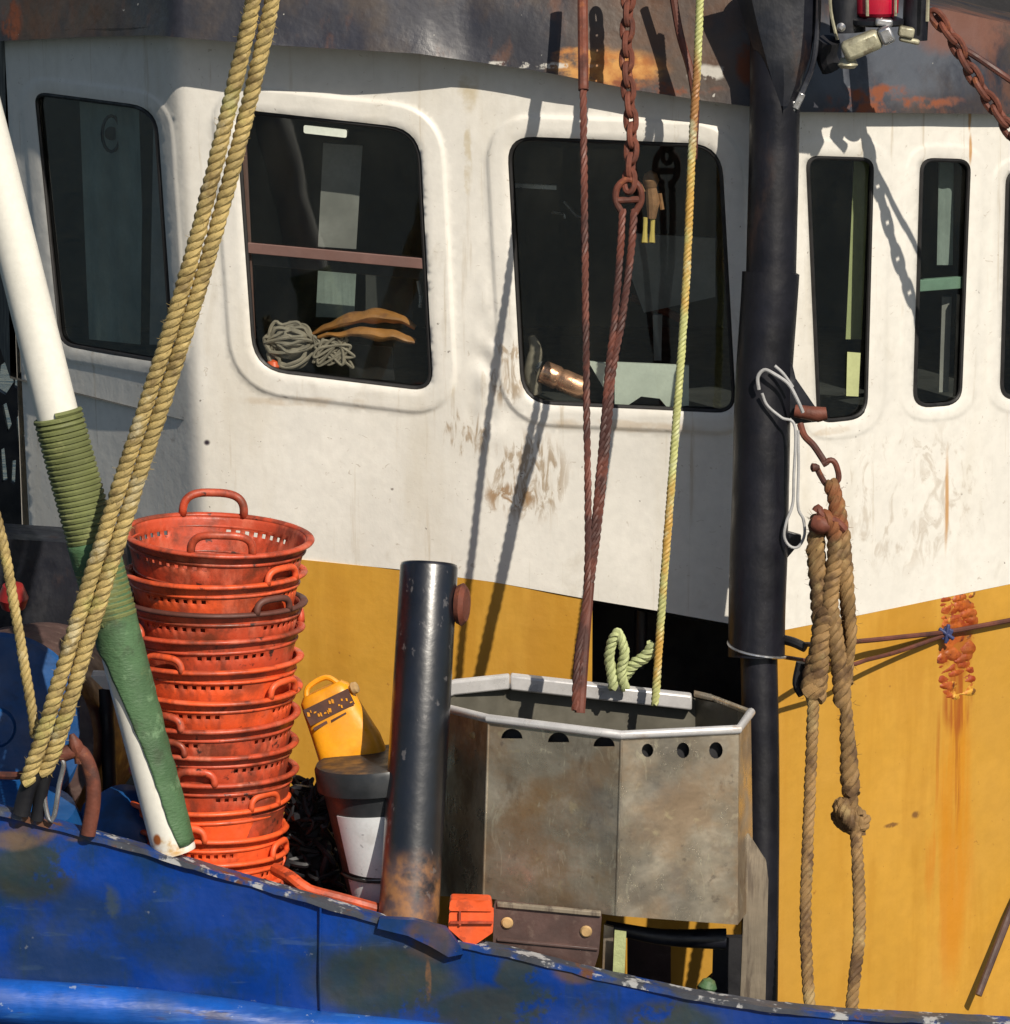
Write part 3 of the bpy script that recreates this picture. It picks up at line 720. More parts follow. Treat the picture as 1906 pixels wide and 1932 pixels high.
pillow('bundle', [(1003, 632), (1010, 662), (1004, 700), (1008, 745)], .09, [8, 17, 20, 16], m_net, 'crumpled pale cloth in the lower left corner of the middle window', 'cloth', 1.2)
mb = MB(); tube(mb, spline([P(1190, 560, 1.8), P(1240, 580, 1.8), P(1300, 610, 1.8)], .02), 9 * px, 8); tag(obj('slanting_bar', mb, m_rust), 'dull red brown bar slanting inside the middle window', 'strap')  # slanting brown bar, what it belongs to is unknown
cabsheet('post', [(1232, 594), (1250, 594), (1248, 680), (1234, 680)], .3, m_curt2, 'short pale upright strip above the propped sheet in the middle window', 'strip')
mb = MB()
for a, b, c, d in ((1040, 400, 1064, 404), (1064, 404, 1066, 412), (1064, 380, 1088, 408), (1088, 408, 1100, 410)):
    tube(mb, [P(a, b, 1.7), P(c, d, 1.7)], 2.5 * px, 6)
tag(obj('instrument_bracket', mb, m_chrome), 'small angular chrome bracket glinting inside the middle window', 'bracket')
cabsheet('curtain', [(1612, 300), (1640, 300), (1626, 640), (1596, 640)], .14, m_olive, 'olive strip hanging inside the narrow window beside the mast', 'curtain', fold=.006)
cabsheet('curtain', [(1772, 300), (1800, 300), (1798, 500), (1768, 500)], .14, m_curt, 'dim blue grey curtain behind the upper sash of the green barred window', 'curtain', fold=.01)
cabsheet('curtain', [(1778, 560), (1796, 560), (1790, 740), (1772, 740)], .12, m_curt2, 'thin grey curtain strip below the green sash bar', 'curtain', fold=.006)

# ---------------------------------------------------------------- bulwark
BW = thing('bulwark', 'scraped blue steel bulwark with chipped top edge and round rubbing rail', 'bulwark', (0, .05, 0))
bt = [(-80, 1508), (0, 1533), (90, 1556), (290, 1612), (420, 1652), (560, 1692), (700, 1733), (830, 1775), (960, 1800), (1100, 1836), (1300, 1880), (1450, 1904), (1600, 1918), (1906, 1934), (2050, 1945)]
def bv(u): return float(np.interp(u, [q[0] for q in bt], [q[1] for q in bt]))
def bY(u, v): return .02 - .03 * math.sin(u * .0012) + .05 * (v - bv(u)) * px
mb = MB(); sheet(mb, bt + [(2050, 2500), (-80, 2500)], [], lambda V: [P(a, b, bY(a, b) + mnoise.noise(Vector((a * .006, b * .01, 4))) * .012) for a, b in V], step=14, thick=.012)
obj('plating', mb, m_blue, BW, angle=60)
mb = MB(); path = []
for i in range(140):
    u = -75 + i * 15.2; path.append((P(u, bv(u), bY(u, bv(u)) - .004), u))
sec = [(-.006, .007), (-.006, -.012), (.004, -.014), (.065, -.002), (.065, .007)]
vs = []; fs = []; n = len(sec)
for q, u in path:
    w = .7 + .5 * mnoise.noise(Vector((u * .02, 1, 1)))
    for (y, z) in sec: vs.append(q + Vector((0, y, z * (w if z < 0 else 1) + .0025 * mnoise.noise(Vector((u * .05, 3, 2))))))
for i in range(len(path) - 1):
    for k in range(n): fs.append((i * n + k, (i + 1) * n + k, (i + 1) * n + (k + 1) % n, i * n + (k + 1) % n))
mb.add(vs, fs); obj('cap_rail', mb, m_cap, BW, angle=50)
mb = MB(); tube(mb, spline([P(a, b, .0) + Vector((0, .0, 0)) for a, b in [(-80, 1885), (0, 1890), (290, 1911), (574, 1948), (830, 1975), (1300, 2040), (2000, 2120)]], .05), 46 * px, 20)
obj('rub_rail', mb, m_bluerail, BW)
mb = MB(); tube(mb, spline([P(605, 1705, -.006), P(603, 1820, -.002), P(606, 1930, .0)], .02), 2.2 * px, 6); obj('weld_seam', mb, m_blue, BW)
# dented steel shoe where the post stands
mb = MB(); sheet(mb, [(716, 1733), (780, 1736), (842, 1752), (868, 1785), (876, 1800), (846, 1806), (812, 1786), (770, 1766), (712, 1752)], [], lambda V: [P(a, b, bY(a, b) - .022 - .006 * math.sin((a - 700) * .017)) for a, b in V], 14, .03)
o = obj('welded_plate', mb, m_blue, BW, angle=60)
# ---------------------------------------------------------------- black post on the bulwark
T = thing('mooring_post', 'glossy black steel mooring post with rusty foot standing on the bulwark', 'post', P(772, 1745, .10))
ax = (P(810, 1062, .37) - P(770, 1745, .10)); L = ax.length
mb = MB(); lathe(mb, P(770, 1745, .10), ax, [(60 * px, -.012), (60 * px, .0), (59 * px, .1), (58 * px, L * .5), (57 * px, L - .012), (55 * px, L - .003), (50 * px, L), (46 * px, L - .004), (.001, L - .006)], 56, True, False)
for i, q in enumerate(mb.v):
    mb.v[i] = q + Vector((1, -1, 0)) * .0035 * mnoise.noise(q * 5)
obj('shaft', mb, m_post, T, angle=50)
mb = MB(); lathe(mb, P(860, 1140, .35), (1, -.25, 0), [(.012, -.01), (.035, .0), (.052, .006), (.058, .020), (.045, .032), (.001, .036)], 26)
for i, q in enumerate(mb.v):
    c = P(860, 1140, .35); mb.v[i] = Vector((q.x, q.y, c.z + (q.z - c.z) * 1.05))
obj('cross_pin', mb, m_rust, T)

# ---------------------------------------------------------------- mast
T = thing('mast', 'tall worn black steel mast with flared bracket standing at the wheelhouse corner', 'mast', P(1432, 1900, .5))
mp = [(1462, -60, 1.07), (1462, 210, 1.03), (1455, 520, .96)]
mb = MB(); tube(mb, spline([P(*q) for q in mp], .1), [51 * px] * len(spline([P(*q) for q in mp], .1)), 40); obj('upper_tube', mb, m_mast, T)
p2 = spline([P(1455, 515, .955), P(1440, 760, .9), P(1428, 1240, .79)], .05)
mb = MB(); tube(mb, [p2[0] + Vector((0, 0, .004))] + p2, [47 * px] + [58 * px] * len(p2), 40)
for i, q in enumerate(mb.v): mb.v[i] = q + Vector((1, -.5, 0)) * .005 * mnoise.noise(q * 4)
obj('main_tube', mb, m_mast, T)
p3 = spline([P(1432, 1235, .79), P(1436, 1500, .72), P(1432, 1950, .6)], .05)
mb = MB(); tube(mb, p3, 38 * px, 32); obj('lower_tube', mb, m_mast, T)
# flared plate bracket in front of the tube
mb = MB()
sec = []
fl = [(-60, 1375, 1552, .99), (0, 1392, 1545, .98), (60, 1410, 1538, .97), (110, 1428, 1528, .96), (160, 1448, 1512, .955), (200, 1464, 1492, .955), (222, 1474, 1480, .96)]
vs = []; fs = []
for (v, a, b, Y) in fl:
    m = (a + b) / 2
    for (u, dy) in ((a, .05), (a + (m - a) * .35, .012), (m, 0), (b - (b - m) * .35, .012), (b, .05), (m, .09)): vs.append(P(u, v, Y + dy))
for i in range(len(fl) - 1):
    for k in range(6): fs.append((i * 6 + k, (i + 1) * 6 + k, (i + 1) * 6 + (k + 1) % 6, i * 6 + (k + 1) % 6))
fs.append(tuple(range(6))); mb.add(vs, fs); obj('bracket', mb, m_black, T, angle=25)
mb = MB(); tube(mb, spline([P(1546, -40, 1.0), P(1542, 60, 1.0), P(1534, 120, 1.0), P(1515, 170, 1.0), P(1503, 200, 1.0)], .02), 6 * px, 8); obj('conduit', mb, m_visor, T)
mb = MB(); box(mb, P(1507, 190, .99), (.02, .03, .05), Euler((0, R(25), 0))); box(mb, P(1497, 200, .99), (.012, .02, .03)); obj('clamp', mb, m_chrome, T, bevel=.003)
# triangular lug on the right side of the mast
mb = MB(); sheet(mb, [(1478, 660), (1496, 690), (1502, 715), (1548, 782), (1540, 796), (1500, 800), (1480, 770)], [], mapY(.88), 30, .02); obj('lug', mb, m_black, T, bevel=.002)
mb = MB(); sheet(mb, [(1475, 1000), (1512, 1010), (1512, 1022), (1478, 1062)], [], mapY(.84), 30, .02); obj('lug', mb, m_black, T, bevel=.002)
mb = MB(); tube(mb, [P(1500, 775, .86), P(1545, 782, .85), P(1560, 780, .85)], [13 * px, 16 * px, 13 * px], 12); obj('pin', mb, m_rust, T)
mb = MB(); pts = []
for i in range(12):
    a = math.pi * (1.05 - i / 11 * 1.05); c = P(1428, 1225, .79); pts.append(c + Vector((58 * px * math.cos(a), -58 * px * math.sin(a), -.0 - .012 * i / 3 + .02)))
tube(mb, spline(pts, .01), .004, 6); obj('wire_band', mb, m_chrome, T)

# ---------------------------------------------------------------- steel tub
TB = thing('steel_tub', 'eight sided weathered stainless steel tub with a row of drain holes under its rim', 'tub', P(1170, 1740, .5))
tc = [(800, 1326, 812, 1690, .60), (922, 1356, 912, 1694, .24), (1173, 1387, 1163, 1728, .10), (1394, 1376, 1392, 1745, .20), (1417, 1344, 1422, 1705, .42)]
def tY(u, v):
    cs = [(a + (c - a) * (v - b) / (d - b), Y) for a, b, c, d, Y in tc]
    return float(np.interp(u, [q[0] for q in cs], [q[1] for q in cs]))
def ell(u, v, a, b, half=False, n=14):
    if half: return [(u + a * math.cos(math.pi * k / n), v - b * math.sin(math.pi * k / n)) for k in range(n + 1)]
    return [(u + a * math.cos(2 * math.pi * k / n), v + b * math.sin(2 * math.pi * k / n)) for k in range(n)]
holes = [ell(966, 1394, 20, 19, True), ell(1054, 1401, 20, 19, True), ell(1140, 1409, 20, 19, True), ell(1222, 1416, 11, 13), ell(1289, 1416, 12, 15), ell(1351, 1416, 13, 16)]
tout = [(t[0], t[1]) for t in tc] + [(t[2], t[3]) for t in tc[::-1]]
mb = MB(); sheet(mb, tout, holes, mapY(tY), step=9, thick=.005, lines=[((t[0], t[1] + 1), (t[2], t[3] - 1)) for t in tc[1:-1]])
obj('front_panels', mb, m_steel, TB, angle=12)
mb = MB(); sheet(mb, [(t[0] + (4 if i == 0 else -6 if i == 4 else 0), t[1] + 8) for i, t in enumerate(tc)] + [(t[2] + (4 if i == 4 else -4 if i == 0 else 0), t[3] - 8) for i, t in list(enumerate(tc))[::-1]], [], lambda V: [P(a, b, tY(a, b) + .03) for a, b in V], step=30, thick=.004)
obj('shade_backing', mb, m_dark, TB, smooth=False)  # added dark sheet that paints shade behind the drain holes
mb = MB()
for u, v in ((893, 1387),): lathe(mb, P(u, v, tY(u, v) - .002), (-.6, -1, 0), [(.010, 0), (.011, .004), (.006, .007)], 12)
obj('rivet', mb, m_bolt, TB)
mb = MB(); bkc = [(800, 1326, 1690, .60), (862, 1300, 1640, .72), (962, 1290, 1630, .84), (1312, 1318, 1650, .84), (1392, 1335, 1690, .62), (1417, 1344, 1705, .42)]
vs = []
for (u, v, vb2, Y) in bkc: vs += [P(u, v, Y), P(u, vb2, Y), P(u, v, Y) + Vector((0, .005, 0)), P(u, vb2, Y) + Vector((0, .005, 0))]
fs = []
for i in range(5):
    a, b = i * 4, i * 4 + 4; fs += [(a, b, b + 1, a + 1), (a + 2, a + 3, b + 3, b + 2)]
mb.add(vs, fs); obj('rear_panels', mb, m_steelin, TB, smooth=False)
mb = MB(); fl = [P(t[2] * .98 + 20, t[3] - 30, t[4] + .02) for t in tc] + [P(u, vb2 - 10, Y) for (u, v, vb2, Y) in bkc[::-1][1:-1]]
mb.add(fl, [tuple(range(len(fl)))]); obj('floor', mb, m_steelin, TB, smooth=False)
mb = MB(); tube(mb, [P(a, b, Y) for a, b, c, d, Y in tc], 9 * px, 14); obj('front_rim', mb, m_rim, TB)
mb = MB()
def flatbar(mb, pts, h, d):
    A = [P(*q) for q in pts]; n = len(A); vs = []
    for q in A: vs += [q, q + Vector((0, 0, -h)), q + Vector((0, d, -h)), q + Vector((0, d, .004))]
    fs = [(0, 1, 2, 3), tuple((n - 1) * 4 + k for k in (3, 2, 1, 0))]
    for i in range(n - 1):
        for k in range(4): fs.append((i * 4 + k, (i + 1) * 4 + k, (i + 1) * 4 + (k + 1) % 4, i * 4 + (k + 1) % 4))
    mb.add(vs, fs)
flatbar(mb, [(820, 1300, .60), (858, 1286, .70), (962, 1275, .80)], .042, .03); obj('rear_rail', mb, m_rim, TB, bevel=.006)
mb = MB(); flatbar(mb, [(963, 1275, .797), (1306, 1313, .797)], .044, .034); obj('rear_rail', mb, m_rim, TB, bevel=.006)
mb = MB(); flatbar(mb, [(1310, 1308, .79), (1345, 1316, .76), (1416, 1343, .43)], .012, .03); obj('rear_rail', mb, m_steel, TB, bevel=.003)
mb = MB(); tube(mb, [P(1173, 1390, .100), P(1163, 1727, .100)], 3.0 * px, 8); obj('corner_seam', mb, m_steel, TB)
mb = MB(); tube(mb, [P(922, 1358, .24), P(912, 1694, .24)], 2.5 * px, 8); obj('corner_seam', mb, m_steel, TB)
# what carries the tub
mb = MB(); sheet(mb, rr([(932, 1702), (1136, 1724), (1130, 1800), (1118, 1838), (1060, 1836), (930, 1800)], 8), [], mapY(.075), 30, .03)
T = tag(obj('support_bracket', mb, m_brownst, bevel=.003), 'brown painted steel bracket with two ochre bolts under the tub on the bulwark', 'bracket')
for u, v in ((957, 1741), (1106, 1757)):
    mb = MB(); lathe(mb, P(u, v, .075), (0, -1, 0), [(11 * px, 0), (12 * px, .004), (9 * px, .009)], 16); obj('bolt', mb, m_bolt, T)
mb = MB(); flatbar(mb, [(938, 1704, .066), (1134, 1722, .066)], .012, .01); obj('upper_lip', mb, m_wood, T, bevel=.002)
mb = MB(); flatbar(mb, [(938, 1772, .068), (1128, 1790, .068)], .006, .008); obj('lower_lip', mb, m_brownst, T, bevel=.001)
mb = MB(); path = spline([P(1142, 1748, .3), P(1250, 1768, .3), P(1370, 1772, .3)], .02)
tube(mb, path, [(12 + 10 * i / len(path)) * px for i in range(len(path))], 14)
tag(obj('cross_pipe', mb, m_black), 'short black pipe lying crosswise right under the steel tub', 'pipe')
mb = MB(); sheet(mb, [(1140, 1745), (1158, 1750), (1156, 1850), (1136, 1846)], [], mapY(.2), 30, .02); tag(obj('dark_strut', mb, m_steel), 'thin grey steel strut between bracket and pale green strap', 'strut')
mb = MB(); sheet(mb, [(1160, 1755), (1182, 1758), (1178, 1850), (1156, 1846)], [], mapY(.15), 20, .004); tag(obj('green_strap', mb, m_limek), 'pale green strap hanging straight down under the tub', 'strap')
mb = MB(); sheet(mb, [(1184, 1768), (1266, 1775), (1266, 1885), (1184, 1870)], [], mapY(.9), 30, .03); tag(obj('brown_board', mb, m_brownst), 'brown panel seen through the gap below the tub beside the yellow wall', 'panel')
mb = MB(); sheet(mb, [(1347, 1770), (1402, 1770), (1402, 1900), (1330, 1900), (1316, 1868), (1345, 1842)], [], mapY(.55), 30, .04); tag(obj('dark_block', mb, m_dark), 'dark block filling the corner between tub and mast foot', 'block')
mb = MB(); lathe(mb, P(1335, 1862, .4), (.2, 0, 1), [(.001, -.03), (.022, -.015), (.028, 0), (.018, .02), (.001, .028)], 14, False, False)
tag(obj('green_float', mb, m_green), 'little green float sitting behind the bulwark near the mast foot', 'float')
mb = MB(); sheet(mb, [(1402, 1560), (1412, 1574), (1446, 1626), (1450, 1660), (1444, 1910), (1396, 1905), (1404, 1700), (1396, 1640)], [], lambda V: [P(a, b, .34 + .02 * math.sin(b * .01)) for a, b in V], 20, .025)
tag(obj('plank', mb, m_wood, bevel=.002), 'weathered grey plank standing against the lower mast right of the tub', 'plank')
# orange buckle piece between post and bracket
T = thing('orange_lashing', 'orange plastic fender block hung over the bulwark between post and bracket', 'fender block', P(886, 1785, .05))
mb = MB(); sheet(mb, rr([(848, 1722), (932, 1722), (930, 1760), (892, 1786), (884, 1786), (846, 1752)], 4), [], mapY(.0), 12, .06); obj('block', mb, m_orgl, T, bevel=.003)
mb = MB(); sheet(mb, rr([(850, 1698), (926, 1700), (930, 1720), (847, 1719)], 6), [], mapY(-.004), 12, .07); obj('cap', mb, m_orgl, T, bevel=.004)
mb = MB(); box(mb, P(890, 1740, -.006), (.118, .012, .006)); box(mb, P(868, 1732, -.006), (.006, .010, .04)); obj('strap', mb, m_orgd, T)

# ---------------------------------------------------------------- baskets
def make_basket(mt, rimmat=None):
    T = bpy.data.objects.new('fish_basket', None); C.objects.link(T); T.empty_display_size = .05
    seg = 112; prof = [(.250, .0), (.246, -.012), (.243, -.024), (.240, -.038), (.237, -.05), (.233, -.066), (.228, -.088), (.222, -.11), (.214, -.15), (.205, -.2), (.195, -.26), (.188, -.31), (.0, -.315)]
    bm = MB(); vs = []; fs = []
    for (r, h) in prof:
        for k in range(seg):
            a = 2 * math.pi * k / seg; r_ = r; r = r * (1 + .012 * mnoise.noise(Vector((math.cos(a) * 1.5, math.sin(a) * 1.5, h * 3)))); vs.append((r * math.cos(a), r * math.sin(a), h)); r = r_
    for i in range(len(prof) - 1):
        for k in range(seg):
            if i == 3 and k % 2 == 0 and k % 28 > 11: continue
            k2 = (k + 1) % seg; fs.append((i * seg + k, (i + 1) * seg + k, (i + 1) * seg + k2, i * seg + k2))
    bm.add(vs, fs)
    me = bpy.data.meshes.new('body'); me.from_pydata(bm.v, [], bm.f); me.materials.append(mt)
    me.polygons.foreach_set('use_smooth', [True] * len(me.polygons)); me.update()
    b = link('body', me, T); so_ = b.modifiers.new('s', 'SOLIDIFY'); so_.thickness = .005; so_.offset = 0
    def circ(r, h, rr_, n=72): return [Vector((r * math.cos(2 * math.pi * k / n), r * math.sin(2 * math.pi * k / n), h)) for k in range(n)]
    q = MB(); tube(q, circ(.258, 0, 0), .012, 10, closed=True)
    for i, v in enumerate(q.v): q.v[i] = Vector((v.x, v.y, v.z * .62))
    me = bpy.data.meshes.new('rim'); me.from_pydata(q.v, [], q.f); me.materials.append(rimmat or mt); me.polygons.foreach_set('use_smooth', [True] * len(me.polygons)); me.update(); link('rim', me, T)
    q = MB(); tube(q, circ(.244, -.030, 0), .005, 8, closed=True); tube(q, circ(.226, -.1, 0), .004, 8, closed=True)
    me = bpy.data.meshes.new('rib'); me.from_pydata(q.v, [], q.f); me.materials.append(mt); me.polygons.foreach_set('use_smooth', [True] * len(me.polygons)); me.update(); link('rib', me, T)
    return T
def add_handle(T, ang, h, mt, w=.088, rad=.252, r=.009):
    q = MB(); pts = []
    for i in range(22):
        t = i / 21; a = math.pi * t
        x = -w * math.copysign(abs(math.cos(a)) ** .62, math.cos(a)); z = h * math.sin(a) ** .62
        th = x / rad; pts.append(Vector((math.cos(ang + th) * rad, math.sin(ang + th) * rad, z)))
    tube(q, pts, r, 8)
    for i, v in enumerate(q.v):
        pass
    me = bpy.data.meshes.new('handle'); me.from_pydata(q.v, [], q.f); me.materials.append(mt); me.polygons.foreach_set('use_smooth', [True] * len(me.polygons)); me.update()
    return link('handle', me, T)
protos = {'o': (make_basket(m_org), m_org), 'd': (make_basket(m_orgd), m_orgd), 'b': (make_basket(m_orgd, m_orgb), m_orgb), 'l': (make_basket(m_orgl), m_orgl)}
used = set()
# rim height in the photo, centre u, material, handle angle (0 = right, -90 = to the camera), label
bk_ = [
    (1010, 410, 'd', -84, 'topmost orange fish basket, open, with both arched handles standing up'),
    (1078, 406, 'o', -38, 'second fish basket from the top, bright orange, handle at its right front'),
    (1132, 405, 'b', -46, 'dirty brown rimmed fish basket third from the top of the stack'),
    (1184, 402, 'd', -152, 'fourth fish basket from the top, stained, handle at far left'),
    (1238, 400, 'o', -120, 'fifth fish basket from the top, oval handle opening at its left front'),
    (1290, 398, 'o', -32, 'sixth fish basket from the top, brownish handle at its right'),
    (1344, 398, 'd', 60, 'seventh fish basket from the top, grimy wall and no handle in view'),
    (1396, 398, 'd', -118, 'eighth fish basket from the top, small round handle at its left'),
    (1450, 404, 'd', 80, 'ninth fish basket from the top, dusty with speckled wall'),
    (1504, 396, 'l', -42, 'tenth fish basket from the top, clean orange, handle at its right'),
    (1556, 398, 'l', 75, 'eleventh fish basket from the top, clean bright orange'),
    (1604, 400, 'l', -20, 'twelfth fish basket from the top, clean orange, just above the bulwark edge'),
    (1650, 400, 'l', 30, 'lowest visible fish basket, mostly hidden behind the bulwark'),
]
for i, (v, u, k, ang, lab) in enumerate(bk_):
    src, hm = protos[k]
    if k not in used: T = src; used.add(k)
    else:
        T = src.copy(); C.objects.link(T)
        for ch in [c for c in src.children if c.name.split('.')[0] != 'handle']:
            c = ch.copy(); C.objects.link(c); c.parent = T; c.rotation_euler = (0, 0, i * 1.3)
            if ch.name.startswith('rim'): c.rotation_euler = (R(random.uniform(-1, 1)), R(random.uniform(-1, 1)), i * 1.3)
    T.location = P(u, v, .43)
    T.rotation_euler = (R(2.5 if i == 0 else random.uniform(-.9, 1.1)), R([3.2, .3, 1.0, -.6, 1, .6, -.3, .4, .2, -.8, .3, -.5, .4][i]), R(random.uniform(0, 360)) * 0)
    sc = [1.02, .97, .98, .97, .97, .97, .95, .93, .90, .86, .83, .82, .81][i]; T.scale = (sc, sc, 1)
    tag(T, lab, 'fish basket', 'stacked orange fish baskets')
    h = .062 if i == 0 else .042
    a1 = add_handle(T, R(ang), h * .95, hm, w=.086 if i == 0 else .062, rad=.262 if i else .254, r=.0115 if i == 0 else .010)
    a2 = add_handle(T, R(ang + 180), .066 if i == 0 else .04, hm, r=.012, w=.088 if i == 0 else .062, rad=.262 if i else .254)
# loose basket rim lying along the bulwark
T = thing('crushed_basket', 'crushed orange basket lying low between the stack and the black post', 'fish basket', P(640, 1690, .2))
mb = MB(); tube(mb, spline([P(a, b, Y) for a, b, Y in [(520, 1640, .25), (552, 1658, .16), (582, 1680, .14), (640, 1696, .13), (720, 1718, .13), (760, 1730, .2)]], .02), 13 * px, 10); obj('rim', mb, m_org, T)
mb = MB(); sheet(mb, [(530, 1660), (580, 1688), (660, 1700), (740, 1722), (740, 1790), (530, 1740)], [], mapY(.17), 14, .01); obj('body', mb, m_orgd, T)
# black netting behind the white bucket
mb = MB()
for _ in range(60):
    c = P(random.uniform(545, 625), random.uniform(1490, 1680), random.uniform(.46, .62)); d = [c + mnoise.noise_vector(c * 7 + Vector((_, 0, k))) * .09 for k in range(6)]
    tube(mb, spline(d, .015), random.uniform(4, 8) * px, 6)
lathe(mb, P(600, 1740, .66), (0, 0, 1), [(.12, 0), (.15, .1), (.13, .25), (.07, .38), (.0, .4)], 24, True, False)
tag(obj('net_heap', mb, m_dark), 'heap of black netting between the basket stack and the black bucket', 'netting')

# black bucket with white panels, tilted
T = thing('bucket', 'tilted black bucket with two white panels and wire handle behind the black post', 'bucket', P(740, 1760, .36))
bb = P(752, 1775, .36); axv = P(718, 1440, .36) - bb; BL = axv.length; axv = axv.normalized()
def brad(h): return .108 + (.178 - .108) * h / BL
mb = MB(); lathe(mb, bb, axv, [(brad(BL * k / 8), BL * k / 8) for k in range(9)], 64); obj('shell', mb, m_lid, T)
mb = MB(); lathe(mb, bb + axv * BL, axv, [(brad(BL) - .002, -.062), (brad(BL) + .008, -.058), (brad(BL) + .010, .0), (brad(BL) + .004, .012), (.15, .014), (.001, .010)], 64, False, False); obj('lid', mb, m_lid, T)
N = Vector((1, 0, 0)); N = (N - axv * N.dot(axv)).normalized(); B = axv.cross(N)
if B.y > 0: B = -B
def panel(h0, h1, a0, a1, dip):
    mb = MB(); vs = []; fs = []; na = 30; nh = 8
    for o_ in (.003, -.001):
        for i in range(nh + 1):
            for k in range(na + 1):
                a = a0 + (a1 - a0) * k / na; h = h0 + (h1 - h0) * i / nh - dip * (1 - i / nh) * math.sin((a - a0) / (a1 - a0) * math.pi)
                vs.append(bb + axv * h + (N * math.cos(a) + B * math.sin(a)) * (brad(h) + o_))
    w = na + 1; M_ = w * (nh + 1)
    for i in range(nh):
        for k in range(na): fs += [(i * w + k, i * w + k + 1, (i + 1) * w + k + 1, (i + 1) * w + k), (M_ + i * w + k, M_ + (i + 1) * w + k, M_ + (i + 1) * w + k + 1, M_ + i * w + k + 1)]
    for k in range(na): fs += [(k, M_ + k, M_ + k + 1, k + 1), (nh * w + k, nh * w + k + 1, M_ + nh * w + k + 1, M_ + nh * w + k)]
    for i in range(nh): fs += [(i * w, (i + 1) * w, M_ + (i + 1) * w, M_ + i * w), (i * w + na, M_ + i * w + na, M_ + (i + 1) * w + na, (i + 1) * w + na)]
    mb.add(vs, fs); return mb
obj('white_panel', panel(.232, .402, R(144), R(30), .012), m_bucket, T)
obj('white_panel', panel(.02, .216, R(150), R(30), .0), m_bucket, T)
mb = MB(); tube(mb, [bb + axv * (.222 - .012 * math.sin((a - 20) / 140 * math.pi)) + (N * math.cos(R(a)) + B * math.sin(R(a))) * (brad(.22) + .006) for a in range(20, 165, 8)], .0045, 8); obj('handle', mb, m_rubber, T)

# yellow canister, tilted
T = thing('yellow_canister', 'yellow plastic canister with dark printed band leaning on the bucket lid', 'canister', P(640, 1440, .55))
c0 = P(668, 1428, .50); ca = (P(604, 1290, .53) - c0).normalized()
Rm = ca.to_track_quat('Z', 'Y').to_matrix()
mb = MB(); N = Vector((1, 0, 0)); N = (N - ca * N.dot(ca)).normalized(); B = ca.cross(N)
def sq(w, d, h, n=32):
    out = []
    for k in range(n):
        a = 2 * math.pi * k / n; x = math.copysign(abs(math.cos(a)) ** .5, math.cos(a)) * w; y = math.copysign(abs(math.sin(a)) ** .5, math.sin(a)) * d
        out.append(c0 + ca * h + N * x * 1.2 + B * y)
    return out
vs = []; hs = [(.060, .055, -.05), (.078, .065, -.035), (.080, .068, .03), (.072, .062, .10), (.066, .058, .17), (.062, .055, .20), (.05, .045, .215), (.02, .02, .218)]
for w, d, h in hs: vs += sq(w, d, h)
fs = []
for i in range(len(hs) - 1):
    for k in range(32): fs.append((i * 32 + k, i * 32 + (k + 1) % 32, (i + 1) * 32 + (k + 1) % 32, (i + 1) * 32 + k))
fs.append(tuple(range(32))); fs.append(tuple((len(hs) - 1) * 32 + k for k in range(32)))
mb.add(vs, fs); obj('shell', mb, m_canis, T)
mb = MB(); sg = 1 if B.y < 0 else -1
def onc(x, h, o=.002): # point on the printed face
    return c0 + ca * h + N * x * 1.2 + B * sg * ((.0585 if h > .12 else .062) + o)
for (x0, x1, h0, h1) in ((-.060, .058, .135, .188), (-.056, -.02, .118, .130), (-.01, .03, .120, .129)):
    q = [onc(x0, h0), onc(x1, h0 + .004), onc(x1, h1), onc(x0, h1 - .003)]; q2 = [p_ + B * sg * .0015 for p_ in q]
    mb.add(q + q2, [(4, 5, 6, 7), (0, 1, 5, 4), (1, 2, 6, 5), (2, 3, 7, 6), (3, 0, 4, 7)])
obj('printed_band', mb, m_ink, T, smooth=False)
mb = MB()
rp_ = random.Random(5)
for k_ in range(15):
    x0 = -.053 + .0074 * k_ + rp_.uniform(-.002, .002); h0 = .161 + rp_.uniform(-.014, .014); w_ = rp_.uniform(.0015, .0045); h_ = rp_.uniform(.002, .008)
    q = [onc(x0 - w_, h0 - h_ * .6, .005), onc(x0 + w_ * .5, h0 - h_, .005), onc(x0 + w_, h0 + h_ * .5, .005), onc(x0 - w_ * .4, h0 + h_, .005)]
    mb.add(q + [p_ + B * sg * .001 for p_ in q], [(4, 5, 6, 7), (0, 1, 5, 4), (2, 3, 7, 6)])
obj('print_gap', mb, m_canis, T, smooth=False)
mb = MB(); lathe(mb, P(664, 1300, .49), (1, -.4, .5), [(.014, 0), (.018, .006), (.016, .016), (.006, .02)], 16); obj('cap', mb, m_bolt, T)
mb = MB(); tube(mb, spline([onc(-.045, .2, -.04), onc(-.03, .235, -.05), onc(.02, .24, -.05), onc(.045, .2, -.04)], .01), .008, 8); obj('handle', mb, m_canis, T)

